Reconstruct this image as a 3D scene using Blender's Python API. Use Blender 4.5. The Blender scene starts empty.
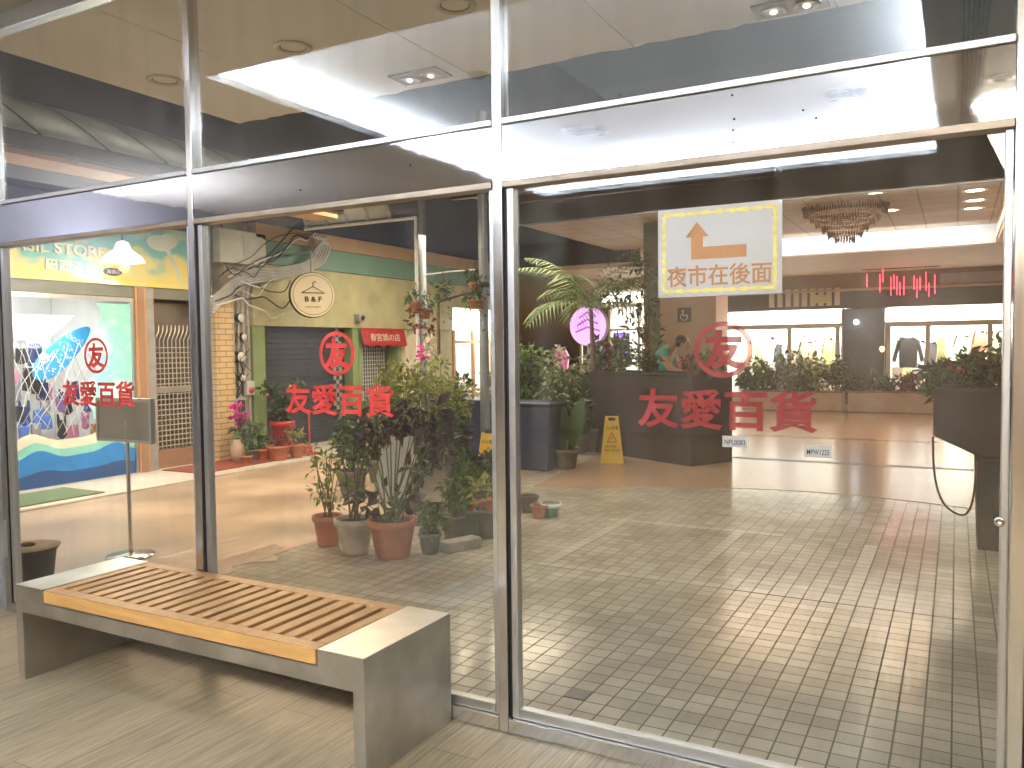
import bpy, math, random
import bmesh
from mathutils import Vector, Matrix
random.seed(11)
R = math.radians
scene = bpy.context.scene
col = scene.collection

# ------------------------------------------------------------------ camera, world, exposure
CX, CY, FPX, EYE = 512.0, 384.0, 819.0, 1.5
ROT = Matrix(((0.879, -0.0105, 0.4763), (0.4764, 0.0445, -0.8781), (-0.0119, 0.9990, 0.0442)))
def _orth(m):
    a = Vector(m.col[0]).normalized()
    c = Vector(m.col[2]); c = (c - a * a.dot(c)).normalized()
    b = c.cross(a)
    return Matrix((a, b, c)).transposed()
ROT = _orth(ROT)
cam = bpy.data.cameras.new('camera')
cam.sensor_width = 36.0
cam.lens = FPX / 1024 * 36
cam.clip_start = 0.05
cam.clip_end = 500
camo = bpy.data.objects.new('camera', cam)
camo.matrix_world = Matrix.Translation((0, 0, EYE)) @ ROT.to_4x4()
col.objects.link(camo)
scene.camera = camo

world = bpy.data.worlds.new('World')
scene.world = world
world.use_nodes = True
wn = world.node_tree
bg = wn.nodes['Background']
sky = wn.nodes.new('ShaderNodeTexSky')
sky.sky_type = 'NISHITA'
sky.sun_disc = False
sky.sun_elevation = R(1.0)
sky.sun_rotation = R(200)
wn.links.new(sky.outputs[0], bg.inputs[0])
bg.inputs[1].default_value = 0.03          # night sky

scene.view_settings.view_transform = 'Standard'
scene.view_settings.look = 'None'
scene.view_settings.exposure = 0.72
scene.view_settings.gamma = 1.0
scene.cycles.use_denoising = True
scene.cycles.max_bounces = 7
scene.cycles.diffuse_bounces = 3
scene.cycles.glossy_bounces = 4
scene.cycles.transmission_bounces = 4
scene.cycles.transparent_max_bounces = 24
scene.cycles.sample_clamp_indirect = 60.0
scene.cycles.caustics_reflective = False
scene.cycles.caustics_refractive = False

def at(x, y, X=None, Y=None, Z=None):
    """point of the place seen at picture position x, y on the plane X=, Y= or Z="""
    v = ROT @ Vector((x - CX, CY - y, -FPX))
    if X is not None: t = X / v.x
    elif Y is not None: t = Y / v.y
    else: t = (Z - EYE) / v.z
    return Vector((0, 0, EYE)) + v * t

def area_light(name, loc, target, sx, sy, power, colr):
    l = bpy.data.lights.new(name, 'AREA')
    l.shape = 'RECTANGLE'; l.size = sx; l.size_y = sy
    l.energy = power; l.color = colr
    o = bpy.data.objects.new(name, l)
    o.location = loc
    o.rotation_euler = (Vector(target) - Vector(loc)).to_track_quat('-Z', 'Y').to_euler()
    col.objects.link(o)
    return o
WARM = (1.0, 0.80, 0.58); NEUT = (1.0, 0.95, 0.88); COOL = (0.90, 0.95, 1.0)
area_light('alley_lamp_light', (-6.3, 6.2, 3.0), (-6.3, 6.2, 0), 2.2, 2.6, 135, (1.0, 0.74, 0.48))
area_light('alley_lamp_light', (-6.0, 10.2, 3.0), (-6.6, 10.4, 0), 1.6, 2.6, 110, (1.0, 0.82, 0.58))
area_light('arcade_lamp_light', (-2.4, 6.8, 3.5), (-2.4, 6.8, 0), 3.6, 1.6, 46, (1.0, 0.86, 0.68))
area_light('mall_lamp_light', (-1.5, 14.8, 3.5), (-1.5, 14.8, 0), 5.0, 3.6, 135, (1.0, 0.72, 0.47))
area_light('swim_shop_light', (-9.2, 5.5, 2.12), (-10.0, 5.5, 0.6), 0.7, 2.4, 48, (1.0, 1.0, 1.0))
area_light('white_shop_light', (-9.3, 14.9, 2.45), (-10.0, 14.9, 0.8), 0.7, 2.0, 150, NEUT)
area_light('fashion_shop_light', (-3.6, 22.5, 2.25), (-3.6, 23.6, 0.8), 2.6, 0.7, 230, NEUT)
area_light('fashion_shop_light', (0.2, 22.5, 2.25), (0.2, 23.6, 0.8), 3.0, 0.7, 260, NEUT)
area_light('corner_shop_light', (-7.2, 20.4, 2.7), (-7.2, 21.6, 0.8), 2.2, 0.7, 190, NEUT)
area_light('cove_light', (-2.39, -1.16, 3.50), (-2.39, -1.16, 9), 4.3, 5.1, 15, COOL)
area_light('entrance_fill_light', (1.2, -1.6, 3.36), (0.2, 0.6, 0), 2.4, 2.4, 158, (1.0, 0.93, 0.77))  # added fill lamp behind the camera, brightens floor and bench
area_light('back_wall_fill_light', (-1.5, -5.6, 3.36), (-1.5, -8, 1.2), 5.0, 0.6, 150, (1.0, 0.84, 0.68))  # added fill lamp, brightens the back wall mirrored in the panes
area_light('wall_fill_light', (-8.75, -.6, 2.3), (-8.2, -.6, 9), 0.25, 3.0, 90, (.90, 0.92, 1.0))  # added fill lamp, lifts the left ceiling mirrored in the steel band

# ------------------------------------------------------------------ mesh and object helpers
class MB:
    def __init__(s): s.v = []; s.f = []; s.sm = []
    def add(s, vs, fs, smooth=False):
        n = len(s.v); s.v += [Vector(p) for p in vs]
        for q in fs: s.f.append(tuple(i + n for i in q)); s.sm.append(smooth)
        return s
    def box(s, x0, y0, z0, x1, y1, z1):
        x0, x1 = min(x0, x1), max(x0, x1); y0, y1 = min(y0, y1), max(y0, y1); z0, z1 = min(z0, z1), max(z0, z1)
        return s.add([(x0,y0,z0),(x1,y0,z0),(x1,y1,z0),(x0,y1,z0),(x0,y0,z1),(x1,y0,z1),(x1,y1,z1),(x0,y1,z1)],
                     [(0,3,2,1),(4,5,6,7),(0,1,5,4),(1,2,6,5),(2,3,7,6),(3,0,4,7)])
    def quad(s, a, b, c, d): return s.add([a, b, c, d], [(0,1,2,3)])
    def bar(s, p, q, w, h, up=(0,0,1)):
        p = Vector(p); q = Vector(q); d = (q - p).normalized(); u = Vector(up)
        a = d.cross(u)
        if a.length < 1e-4: a = d.cross(Vector((0,1,0)))
        a.normalize(); b = a.cross(d)
        vs = [c + a*sx*w/2 + b*sy*h/2 for c in (p, q) for sx, sy in ((-1,-1),(1,-1),(1,1),(-1,1))]
        return s.add(vs, [(0,3,2,1),(4,5,6,7),(0,1,5,4),(1,2,6,5),(2,3,7,6),(3,0,4,7)])
    def tube(s, pts, r, seg=8, r1=None):
        pts = [Vector(p) for p in pts]; n = len(pts); rings = []
        ref = None
        for i, p in enumerate(pts):
            d = (pts[min(i+1, n-1)] - pts[max(i-1, 0)]).normalized()
            if ref is None or abs(ref.dot(d)) > 0.95:
                ref = Vector((0,0,1)) if abs(d.z) < 0.9 else Vector((1,0,0))
            a = d.cross(ref).normalized(); b = a.cross(d)
            ref = b
            rr = r if r1 is None else r + (r1 - r) * i / max(1, n-1)
            rings.append([p + a*math.cos(t)*rr + b*math.sin(t)*rr for t in [2*math.pi*k/seg for k in range(seg)]])
        vs = [q for rg in rings for q in rg]; fs = []
        for i in range(n-1):
            for k in range(seg):
                fs.append((i*seg+k, i*seg+(k+1)%seg, (i+1)*seg+(k+1)%seg, (i+1)*seg+k))
        s.add(vs, fs, True)
        s.add(rings[0], [tuple(range(seg-1, -1, -1))]); s.add(rings[-1], [tuple(range(seg))])
        return s
    def lathe(s, prof, c, seg=24, axis='Z', smooth=True, sx=1.0, sy=1.0):
        c = Vector(c); vs = []; fs = []
        for r, z in prof:
            for k in range(seg):
                t = 2*math.pi*k/seg
                p = (r*math.cos(t)*sx, r*math.sin(t)*sy, z)
                if axis == 'Y': p = (p[0], z, p[1])
                if axis == 'X': p = (z, p[0], p[1])
                vs.append(c + Vector(p))
        for i in range(len(prof)-1):
            for k in range(seg):
                fs.append((i*seg+k, i*seg+(k+1)%seg, (i+1)*seg+(k+1)%seg, (i+1)*seg+k))
        return s.add(vs, fs, smooth)
    def prism(s, pts, n, t):
        """polygon in 3D thickened by t along n"""
        n = Vector(n).normalized() * t; k = len(pts)
        a = [Vector(p) for p in pts]; b = [p + n for p in a]
        fs = [tuple(range(k-1, -1, -1)), tuple(range(k, 2*k))]
        fs += [(i, (i+1)%k, k+(i+1)%k, k+i) for i in range(k)]
        return s.add(a + b, fs)
    def ball(s, c, rx, ry=None, rz=None, seg=14, rings=8):
        ry = ry or rx; rz = rz or rx; c = Vector(c); vs = []; fs = []
        for i in range(rings+1):
            ph = math.pi*i/rings
            for k in range(seg):
                t = 2*math.pi*k/seg
                vs.append(c + Vector((rx*math.sin(ph)*math.cos(t), ry*math.sin(ph)*math.sin(t), rz*math.cos(ph))))
        for i in range(rings):
            for k in range(seg): fs.append((i*seg+k, (i+1)*seg+k, (i+1)*seg+(k+1)%seg, i*seg+(k+1)%seg))
        return s.add(vs, fs, True)
    def leaf(s, p, d, n, L, Wd, bend=0.25):
        p = Vector(p); d = Vector(d).normalized(); n = Vector(n)
        sd = d.cross(n)
        if sd.length < 1e-3: sd = d.cross(Vector((0.3,0.9,0.1)))
        sd.normalize(); up = sd.cross(d)
        m = p + d*L*0.5 - up*Wd*0.12
        tip = p + d*L - up*L*bend
        l = p + d*L*0.42 + sd*Wd*0.5 + up*Wd*0.12; r = p + d*L*0.42 - sd*Wd*0.5 + up*Wd*0.12
        return s.add([p, l, r, m, tip], [(0,3,1),(0,2,3),(1,3,4),(3,2,4)])
    def build(s, name, mt, parent=None, bevel=0.0, recalc=True, **props):
        base = parent.matrix_world.translation if parent is not None else Vector((0,0,0))
        if parent is not None:
            q = parent; base = Vector((0,0,0))
            while q is not None: base = base + q.location; q = q.parent
        if parent is None and s.v:
            xs = [p.x for p in s.v]; ys = [p.y for p in s.v]; zs = [p.z for p in s.v]
            base = Vector(((min(xs)+max(xs))/2, (min(ys)+max(ys))/2, min(zs)))
        me = bpy.data.meshes.new(name)
        me.from_pydata([tuple(p - base) for p in s.v], [], s.f)
        me.polygons.foreach_set('use_smooth', s.sm)
        if recalc:
            b = bmesh.new(); b.from_mesh(me)
            bmesh.ops.recalc_face_normals(b, faces=b.faces[:]); b.to_mesh(me); b.free()
        me.materials.append(mt); me.update()
        o = bpy.data.objects.new(name, me); col.objects.link(o)
        if parent is not None: o.parent = parent
        else: o.location = base
        if bevel:
            md = o.modifiers.new('edge', 'BEVEL'); md.width = bevel; md.segments = 2; md.limit_method = 'ANGLE'; md.angle_limit = R(40)
        for k, val in props.items(): o[k] = val
        return o

def thing(name, label, cat, loc=(0,0,0), group=None):
    o = bpy.data.objects.new(name, None); o.location = loc; o.empty_display_size = 0.1
    col.objects.link(o); o['label'] = label; o['category'] = cat
    if group: o['group'] = group
    return o
def tag(o, label, cat, group=None):
    o['label'] = label; o['category'] = cat
    if group: o['group'] = group
    return o
def struct(name, mb, mt, **k):
    o = mb.build(name, mt, None, **k); o['kind'] = 'structure'; return o

def text_mesh(name, body, o, u, v, w, h, mt, parent=None, t=0.003, bold=0.0):
    cu = bpy.data.curves.new(name, 'FONT'); cu.body = body; cu.size = 1.0; cu.offset = bold; cu.resolution_u = 3
    cu.extrude = 0.5
    to = bpy.data.objects.new(name, cu); col.objects.link(to)
    dg = bpy.context.evaluated_depsgraph_get(); dg.update()
    me = bpy.data.meshes.new_from_object(to.evaluated_get(dg))
    bpy.data.objects.remove(to); bpy.data.curves.remove(cu)
    xs = [q.co.x for q in me.vertices]; ys = [q.co.y for q in me.vertices]
    x0, x1, y0, y1 = min(xs), max(xs), min(ys), max(ys)
    u = Vector(u).normalized(); v = Vector(v).normalized(); n = u.cross(v)
    mb = MB()
    mb.add([Vector(o) + u*((q.co.x-(x0+x1)/2)/(x1-x0)*w) + v*((q.co.y-(y0+y1)/2)/(y1-y0)*h) + n*((q.co.z+0.5)*t) for q in me.vertices],
           [tuple(p.vertices) for p in me.polygons])
    bpy.data.meshes.remove(me)
    return mb.build(name, mt, parent)

# ------------------------------------------------------------------ materials
def new_mat(name):
    m = bpy.data.materials.new(name); m.use_nodes = True
    nt = m.node_tree; return m, nt, nt.nodes['Principled BSDF'], nt.nodes['Material Output']
def N(nt, t, **k):
    n = nt.nodes.new(t)
    for a, b in k.items(): setattr(n, a, b)
    return n
def coords(nt, stretch=(1,1,1), world_space=False):
    tc = N(nt, 'ShaderNodeTexCoord'); mp = N(nt, 'ShaderNodeMapping')
    if world_space:
        g = N(nt, 'ShaderNodeNewGeometry'); nt.links.new(g.outputs['Position'], mp.inputs[0])
    else: nt.links.new(tc.outputs['Object'], mp.inputs[0])
    mp.inputs['Scale'].default_value = stretch
    return mp.outputs[0]
def mat(name, c, rough=0.5, metal=0.0, var=0.12, scale=5.0, bump=0.0, stretch=(1,1,1), spec=0.5, island=0.0, trans=0.0, rvar=0.0):
    m, nt, p, out = new_mat(name)
    L = nt.links.new
    p.inputs['Roughness'].default_value = rough; p.inputs['Metallic'].default_value = metal
    p.inputs['Specular IOR Level'].default_value = spec
    co = coords(nt, stretch)
    nz = N(nt, 'ShaderNodeTexNoise'); nz.inputs['Scale'].default_value = scale; nz.inputs['Detail'].default_value = 6
    L(co, nz.inputs['Vector'])
    mr = N(nt, 'ShaderNodeMapRange'); mr.inputs[1].default_value = 0.3; mr.inputs[2].default_value = 0.7
    mr.inputs[3].default_value = 1 - var; mr.inputs[4].default_value = 1 + var
    L(nz.outputs[0], mr.inputs[0])
    hs = N(nt, 'ShaderNodeHueSaturation'); hs.inputs['Color'].default_value = (*c, 1)
    val = mr.outputs[0]
    if island:
        g = N(nt, 'ShaderNodeNewGeometry'); m2 = N(nt, 'ShaderNodeMapRange')
        m2.inputs[3].default_value = 1 - island; m2.inputs[4].default_value = 1 + island
        L(g.outputs['Random Per Island'], m2.inputs[0])
        mm = N(nt, 'ShaderNodeMath', operation='MULTIPLY'); L(val, mm.inputs[0]); L(m2.outputs[0], mm.inputs[1]); val = mm.outputs[0]
    L(val, hs.inputs['Value']); L(hs.outputs[0], p.inputs['Base Color'])
    if rvar:
        m3 = N(nt, 'ShaderNodeMapRange'); m3.inputs[1].default_value = .3; m3.inputs[2].default_value = .7
        m3.inputs[3].default_value = max(0.02, rough - rvar); m3.inputs[4].default_value = rough + rvar
        L(nz.outputs[0], m3.inputs[0]); L(m3.outputs[0], p.inputs['Roughness'])
    if bump:
        bp = N(nt, 'ShaderNodeBump'); bp.inputs['Strength'].default_value = bump; bp.inputs['Distance'].default_value = 0.02
        L(nz.outputs[0], bp.inputs['Height']); L(bp.outputs[0], p.inputs['Normal'])
    if trans:
        tr = N(nt, 'ShaderNodeBsdfTranslucent'); mx = N(nt, 'ShaderNodeMixShader'); mx.inputs[0].default_value = trans
        L(hs.outputs[0], tr.inputs[0]); L(p.outputs[0], mx.inputs[1]); L(tr.outputs[0], mx.inputs[2]); L(mx.outputs[0], out.inputs[0])
    return m
def emis(name, c, s):
    m, nt, p, out = new_mat(name)
    p.inputs['Base Color'].default_value = (*[min(.8, q) for q in c], 1)
    p.inputs['Emission Color'].default_value = (*c, 1); p.inputs['Emission Strength'].default_value = s
    return m
def glass_mat(name, f0, tint=(1,1,1), haze=0.0):
    m, nt, p, out = new_mat(name); L = nt.links.new
    lw = N(nt, 'ShaderNodeLayerWeight'); lw.inputs[0].default_value = 0.5
    pw = N(nt, 'ShaderNodeMath', operation='POWER'); pw.inputs[1].default_value = 5; L(lw.outputs['Facing'], pw.inputs[0])
    ma = N(nt, 'ShaderNodeMath', operation='MULTIPLY_ADD'); ma.inputs[1].default_value = 1 - f0; ma.inputs[2].default_value = f0
    L(pw.outputs[0], ma.inputs[0])
    t = N(nt, 'ShaderNodeBsdfTransparent'); t.inputs[0].default_value = (*tint, 1)
    g = N(nt, 'ShaderNodeBsdfGlossy'); g.inputs['Roughness'].default_value = 0.0; g.inputs[0].default_value = (.95,.97,1,1)
    mx = N(nt, 'ShaderNodeMixShader'); L(ma.outputs[0], mx.inputs[0]); L(t.outputs[0], mx.inputs[1]); L(g.outputs[0], mx.inputs[2])
    last = mx.outputs[0]
    if haze:
        # dust film and wiped streaks, partly a pale veil standing in for reflections
        nz = N(nt, 'ShaderNodeTexNoise'); nz.inputs['Scale'].default_value = 1.0; nz.inputs['Detail'].default_value = 5
        L(coords(nt, (9, 9, 0.8)), nz.inputs['Vector'])
        mr = N(nt, 'ShaderNodeMapRange'); mr.inputs[1].default_value = .4; mr.inputs[2].default_value = .75; mr.inputs[4].default_value = haze
        L(nz.outputs[0], mr.inputs[0])
        df = N(nt, 'ShaderNodeBsdfDiffuse'); df.inputs[0].default_value = (.75,.75,.75,1)
        m2 = N(nt, 'ShaderNodeMixShader'); L(mr.outputs[0], m2.inputs[0]); L(last, m2.inputs[1]); L(df.outputs[0], m2.inputs[2]); last = m2.outputs[0]
    L(last, out.inputs[0]); return m
def tile_mat(name, c1, c2, mortar, bw, bh, ms, rough, offset=0.0, stain=0.18, bump=0.4, worldco=True, plane='XY', rmortar=0.8):
    m, nt, p, out = new_mat(name); L = nt.links.new
    co = coords(nt, (1,1,1), worldco)
    if plane != 'XY':
        sp = N(nt, 'ShaderNodeSeparateXYZ'); cb = N(nt, 'ShaderNodeCombineXYZ'); L(co, sp.inputs[0])
        ax = {'YZ': (1, 2), 'XZ': (0, 2)}[plane]
        L(sp.outputs[ax[0]], cb.inputs[0]); L(sp.outputs[ax[1]], cb.inputs[1]); bco = cb.outputs[0]
    else: bco = co
    br = N(nt, 'ShaderNodeTexBrick'); br.offset = offset; br.squash = 1.0
    br.inputs['Scale'].default_value = 1; br.inputs['Brick Width'].default_value = bw; br.inputs['Row Height'].default_value = bh
    br.inputs['Mortar Size'].default_value = ms; br.inputs['Mortar Smooth'].default_value = 0.15; br.inputs['Bias'].default_value = 0
    br.inputs['Color1'].default_value = (*c1, 1); br.inputs['Color2'].default_value = (*c2, 1); br.inputs['Mortar'].default_value = (*mortar, 1)
    L(bco, br.inputs['Vector'])
    nz = N(nt, 'ShaderNodeTexNoise'); nz.inputs['Scale'].default_value = 1.3; nz.inputs['Detail'].default_value = 8; L(co, nz.inputs['Vector'])
    mr = N(nt, 'ShaderNodeMapRange'); mr.inputs[1].default_value = .3; mr.inputs[2].default_value = .7
    mr.inputs[3].default_value = 1 - stain; mr.inputs[4].default_value = 1 + stain; L(nz.outputs[0], mr.inputs[0])
    hs = N(nt, 'ShaderNodeHueSaturation'); L(br.outputs[0], hs.inputs['Color']); L(mr.outputs[0], hs.inputs['Value']); L(hs.outputs[0], p.inputs['Base Color'])
    rr = N(nt, 'ShaderNodeMapRange'); rr.inputs[3].default_value = rough; rr.inputs[4].default_value = rmortar; L(br.outputs['Fac'], rr.inputs[0])
    n2 = N(nt, 'ShaderNodeTexNoise'); n2.inputs['Scale'].default_value = 7; n2.inputs['Detail'].default_value = 4; L(co, n2.inputs['Vector'])
    ad = N(nt, 'ShaderNodeMath', operation='MULTIPLY_ADD'); ad.inputs[1].default_value = 0.12; L(n2.outputs[0], ad.inputs[0]); L(rr.outputs[0], ad.inputs[2])
    sb = N(nt, 'ShaderNodeMath', operation='SUBTRACT'); sb.inputs[1].default_value = 0.05; L(ad.outputs[0], sb.inputs[0]); L(sb.outputs[0], p.inputs['Roughness'])
    iv = N(nt, 'ShaderNodeMath', operation='MULTIPLY_ADD'); iv.inputs[1].default_value = -1; iv.inputs[2].default_value = 1; L(br.outputs['Fac'], iv.inputs[0])
    a2 = N(nt, 'ShaderNodeMath', operation='MULTIPLY_ADD'); a2.inputs[1].default_value = 0.10; L(n2.outputs[0], a2.inputs[0]); L(iv.outputs[0], a2.inputs[2])
    bp = N(nt, 'ShaderNodeBump'); bp.inputs['Strength'].default_value = bump; bp.inputs['Distance'].default_value = 0.003
    L(a2.outputs[0], bp.inputs['Height']); L(bp.outputs[0], p.inputs['Normal'])
    return m
def plank_mat(name, c1, c2, pw, pl, rough, seam, grain=1.0):
    """vinyl or timber boards running along Y"""
    m, nt, p, out = new_mat(name); L = nt.links.new
    co = coords(nt, (1,1,1), True)
    rot = N(nt, 'ShaderNodeMapping'); rot.inputs['Rotation'].default_value = (0,0,R(90)); L(co, rot.inputs[0])
    br = N(nt, 'ShaderNodeTexBrick'); br.offset = 0.37; br.inputs['Scale'].default_value = 1
    br.inputs['Brick Width'].default_value = pl; br.inputs['Row Height'].default_value = pw; br.inputs['Mortar Size'].default_value = 0.0018
    br.inputs['Color1'].default_value = (*c1,1); br.inputs['Color2'].default_value = (*c2,1); br.inputs['Mortar'].default_value = (*seam,1)
    L(rot.outputs[0], br.inputs['Vector'])
    st = N(nt, 'ShaderNodeMapping'); st.inputs['Scale'].default_value = (55, 2.2, 1); L(co, st.inputs[0])
    nz = N(nt, 'ShaderNodeTexNoise'); nz.inputs['Scale'].default_value = 1.6; nz.inputs['Detail'].default_value = 8; nz.inputs['Roughness'].default_value = .62; L(st.outputs[0], nz.inputs['Vector'])
    mr = N(nt, 'ShaderNodeMapRange'); mr.inputs[1].default_value = .32; mr.inputs[2].default_value = .68
    mr.inputs[3].default_value = 1 - .40*grain; mr.inputs[4].default_value = 1 + .22*grain; L(nz.outputs[0], mr.inputs[0])
    hs = N(nt, 'ShaderNodeHueSaturation'); L(br.outputs[0], hs.inputs['Color']); L(mr.outputs[0], hs.inputs['Value']); L(hs.outputs[0], p.inputs['Base Color'])
    n2 = N(nt, 'ShaderNodeTexNoise'); n2.inputs['Scale'].default_value = 2.2; n2.inputs['Detail'].default_value = 5; L(co, n2.inputs['Vector'])
    m2 = N(nt, 'ShaderNodeMapRange'); m2.inputs[3].default_value = rough - .05; m2.inputs[4].default_value = rough + .08; L(n2.outputs[0], m2.inputs[0]); L(m2.outputs[0], p.inputs['Roughness'])
    bp = N(nt, 'ShaderNodeBump'); bp.inputs['Strength'].default_value = .15; bp.inputs['Distance'].default_value = .003; L(nz.outputs[0], bp.inputs['Height']); L(bp.outputs[0], p.inputs['Normal'])
    return m
def blotch_mat(name, stops, scale, rough=0.5, stretch=(1,1,1), zramp=None):
    """painted panel with soft patches of several colours"""
    m, nt, p, out = new_mat(name); L = nt.links.new
    co = coords(nt, stretch, True)
    nz = N(nt, 'ShaderNodeTexNoise'); nz.inputs['Scale'].default_value = scale; nz.inputs['Detail'].default_value = 3; L(co, nz.inputs['Vector'])
    f = nz.outputs[0]
    if zramp:
        sp = N(nt, 'ShaderNodeSeparateXYZ'); g = N(nt, 'ShaderNodeNewGeometry'); L(g.outputs['Position'], sp.inputs[0])
        z = N(nt, 'ShaderNodeMapRange'); z.inputs[1].default_value = zramp[0]; z.inputs[2].default_value = zramp[1]; z.inputs[3].default_value = -zramp[2]; z.inputs[4].default_value = zramp[2]
        L(sp.outputs[2], z.inputs[0]); ad = N(nt, 'ShaderNodeMath', operation='ADD'); L(f, ad.inputs[0]); L(z.outputs[0], ad.inputs[1]); f = ad.outputs[0]
    cr = N(nt, 'ShaderNodeValToRGB'); e = cr.color_ramp.elements
    e[0].position = stops[0][0]; e[0].color = (*stops[0][1],1); e[1].position = stops[-1][0]; e[1].color = (*stops[-1][1],1)
    for q, c in stops[1:-1]: x = e.new(q); x.color = (*c,1)
    L(f, cr.inputs[0]); L(cr.outputs[0], p.inputs['Base Color']); p.inputs['Roughness'].default_value = rough
    return m

M = {}
M['steel'] = mat('brushed_steel', (.72,.71,.70), .19, 1, .05, 4, 0, (14,14,1), rvar=.04)
M['bench_steel'] = mat('bench_steel', (.56,.55,.53), .30, 1, .22, 4.5, 0)
M['mirror_steel'] = mat('polished_steel', (.52,.525,.56), .035, 1, .05, 1.1, .05, (1,1,2.5))
M['alu'] = mat('aluminium_frame', (.62,.63,.64), .38, 1, .06, 3)
M['dark_gasket'] = mat('dark_gasket', (.03,.03,.035), .6)
M['glass'] = glass_mat('pane_glass', .075, (.985,.995,.99), .044)
M['upper_glass'] = glass_mat('upper_pane_glass', .072, (.985,.99,.99), .04)
M['shop_glass'] = glass_mat('shop_glass', .03, (.98,.99,.99))
M['vinyl'] = plank_mat('vinyl_planks', (.45,.36,.235), (.37,.30,.20), .19, 1.25, .335, (.14,.12,.1))
M['tile'] = tile_mat('plaza_tiles', (.54,.50,.41), (.40,.375,.305), (.095,.095,.072), .098, .098, .0040, .15, bump=.25, stain=.26)
M['tile_pale'] = tile_mat('plaza_tiles_pale', (.56,.54,.47), (.52,.50,.44), (.10,.10,.08), .098, .098, .0040, .22, bump=.25, stain=.2)
M['tile_dark'] = tile_mat('tile_dark', (.13,.135,.13), (.13,.135,.13), (.045,.045,.035), .098, .098, .0035, .3)
M['concrete'] = mat('alley_concrete', (.42,.32,.235), .40, 0, .36, 1.0, .12, rvar=.12)
M['sidewalk'] = mat('pale_sidewalk', (.55,.51,.44), .6, 0, .12, 3, .08)
M['ground'] = mat('ground', (.12,.11,.1), .8)
M['mall_floor'] = mat('polished_granite', (.44,.30,.20), .20, 0, .08, 30, 0)
M['stripe_dark'] = mat('dark_granite', (.06,.04,.03), .4, 0, .15, 20)
M['stripe_brown'] = mat('brown_granite', (.30,.16,.09), .2, 0, .12, 20)
M['ceiling'] = mat('cream_ceiling', (.74,.70,.62), .7, 0, .03, 2)
M['white_ceiling'] = mat('white_ceiling', (.82,.83,.84), .7, 0, .02, 2)
M['soffit'] = mat('beige_soffit', (.73,.725,.66), .7, 0, .06, 1.2)
M['wall_grey'] = mat('grey_wall', (.30,.31,.33), .7, 0, .08, 2)
M['wall_dark'] = mat('dark_wall', (.10,.13,.22), .8, 0, .2, 1)
M['white_paint'] = mat('white_paint', (.78,.77,.74), .5, 0, .05, 4)
M['paper'] = mat('white_paper', (.52,.52,.53), .5, 0, .015, 3)
M['paper_yellow'] = mat('yellow_ink', (.80,.70,.20), .6, 0, .12, 40)
M['ink_orange'] = mat('orange_ink', (.46,.23,.10), .6, 0, .05, 20)
M['decal_red'] = mat('red_vinyl', (.66,.055,.05), .45, 0, .06, 30)
M['decal_worn'] = mat('faded_red_vinyl', (.36,.05,.05), .5, 0, .12, 30)
_m = M['decal_worn']; _nt = _m.node_tree; _o = _nt.nodes['Material Output']; _p = _nt.nodes['Principled BSDF']
_tr = N(_nt, 'ShaderNodeBsdfTransparent'); _mx = N(_nt, 'ShaderNodeMixShader'); _mx.inputs[0].default_value = .76
_nt.links.new(_tr.outputs[0], _mx.inputs[1]); _nt.links.new(_p.outputs[0], _mx.inputs[2]); _nt.links.new(_mx.outputs[0], _o.inputs[0])
M['wood'] = plank_mat('bench_timber', (.50,.27,.11), (.44,.235,.095), 2.0, 8.0, .42, (.3,.2,.1), .7)
M['wood_edge'] = mat('bench_timber_edge', (.66,.38,.13), .45, 0, .12, 3, .05, (2,20,20))
M['black'] = mat('black_plastic', (.018,.018,.02), .45)
M['black_cloth'] = mat('black_cloth', (.02,.019,.02), .75, 0, .3, 6, .3)
M['navy'] = mat('navy_plastic', (.016,.03,.09), .45, 0, .2, 8)
M['terracotta'] = mat('terracotta', (.46,.15,.075), .6, 0, .12, 8, .06)
M['terracotta_old'] = mat('terracotta_weathered', (.40,.17,.11), .7, 0, .22, 9, .08)
M['pot_beige'] = mat('beige_clay', (.46,.36,.26), .7, 0, .18, 10, .1)
M['pot_grey'] = mat('grey_clay', (.17,.17,.16), .7, 0, .25, 10, .1)
M['pot_red'] = mat('red_glaze', (.42,.03,.03), .3)
M['pot_white'] = mat('white_glaze', (.70,.74,.66), .35)
M['pot_green'] = mat('green_glaze', (.16,.33,.2), .35)
M['soil'] = mat('soil', (.05,.035,.025), .9, 0, .4, 40, .5)
M['stem'] = mat('stem_bark', (.13,.09,.055), .8, 0, .3, 20)
M['green_stem'] = mat('green_stem', (.10,.17,.05), .7)
def leafm(n, c, t=.25): M[n] = mat(n, c, .42, 0, .12, 3, 0, island=.5, trans=t)
leafm('leaf', (.10,.19,.05)); leafm('leaf_yellow', (.25,.29,.085)); leafm('leaf_dark', (.048,.10,.042), .18)
leafm('leaf_purple', (.06,.028,.032), .15); leafm('leaf_pale', (.14,.22,.09)); leafm('leaf_blue', (.065,.11,.075), .18)
leafm('leaf_red', (.16,.025,.03)); leafm('petal_pink', (.72,.09,.42)); leafm('petal_red', (.7,.05,.05)); leafm('petal_white', (.75,.70,.62)); leafm('fruit', (.75,.28,.03), 0)
M['sign_yellow'] = mat('yellow_plastic', (.78,.52,.02), .4, 0, .07, 8)
M['sign_band'] = blotch_mat('painted_sign_band', [(.28,(.74,.62,.14)),(.42,(.62,.60,.24)),(.52,(.16,.46,.40)),(.64,(.14,.45,.46)),(.78,(.45,.60,.36))], 1.6, .45, (1,1.1,1.6), (2.3,3.1,.2))
M['yellow_brick'] = tile_mat('yellow_brick', (.62,.46,.25), (.56,.42,.23), (.22,.15,.08), .24, .075, .006, .55, .5, .1, .5, True, 'YZ')
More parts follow.
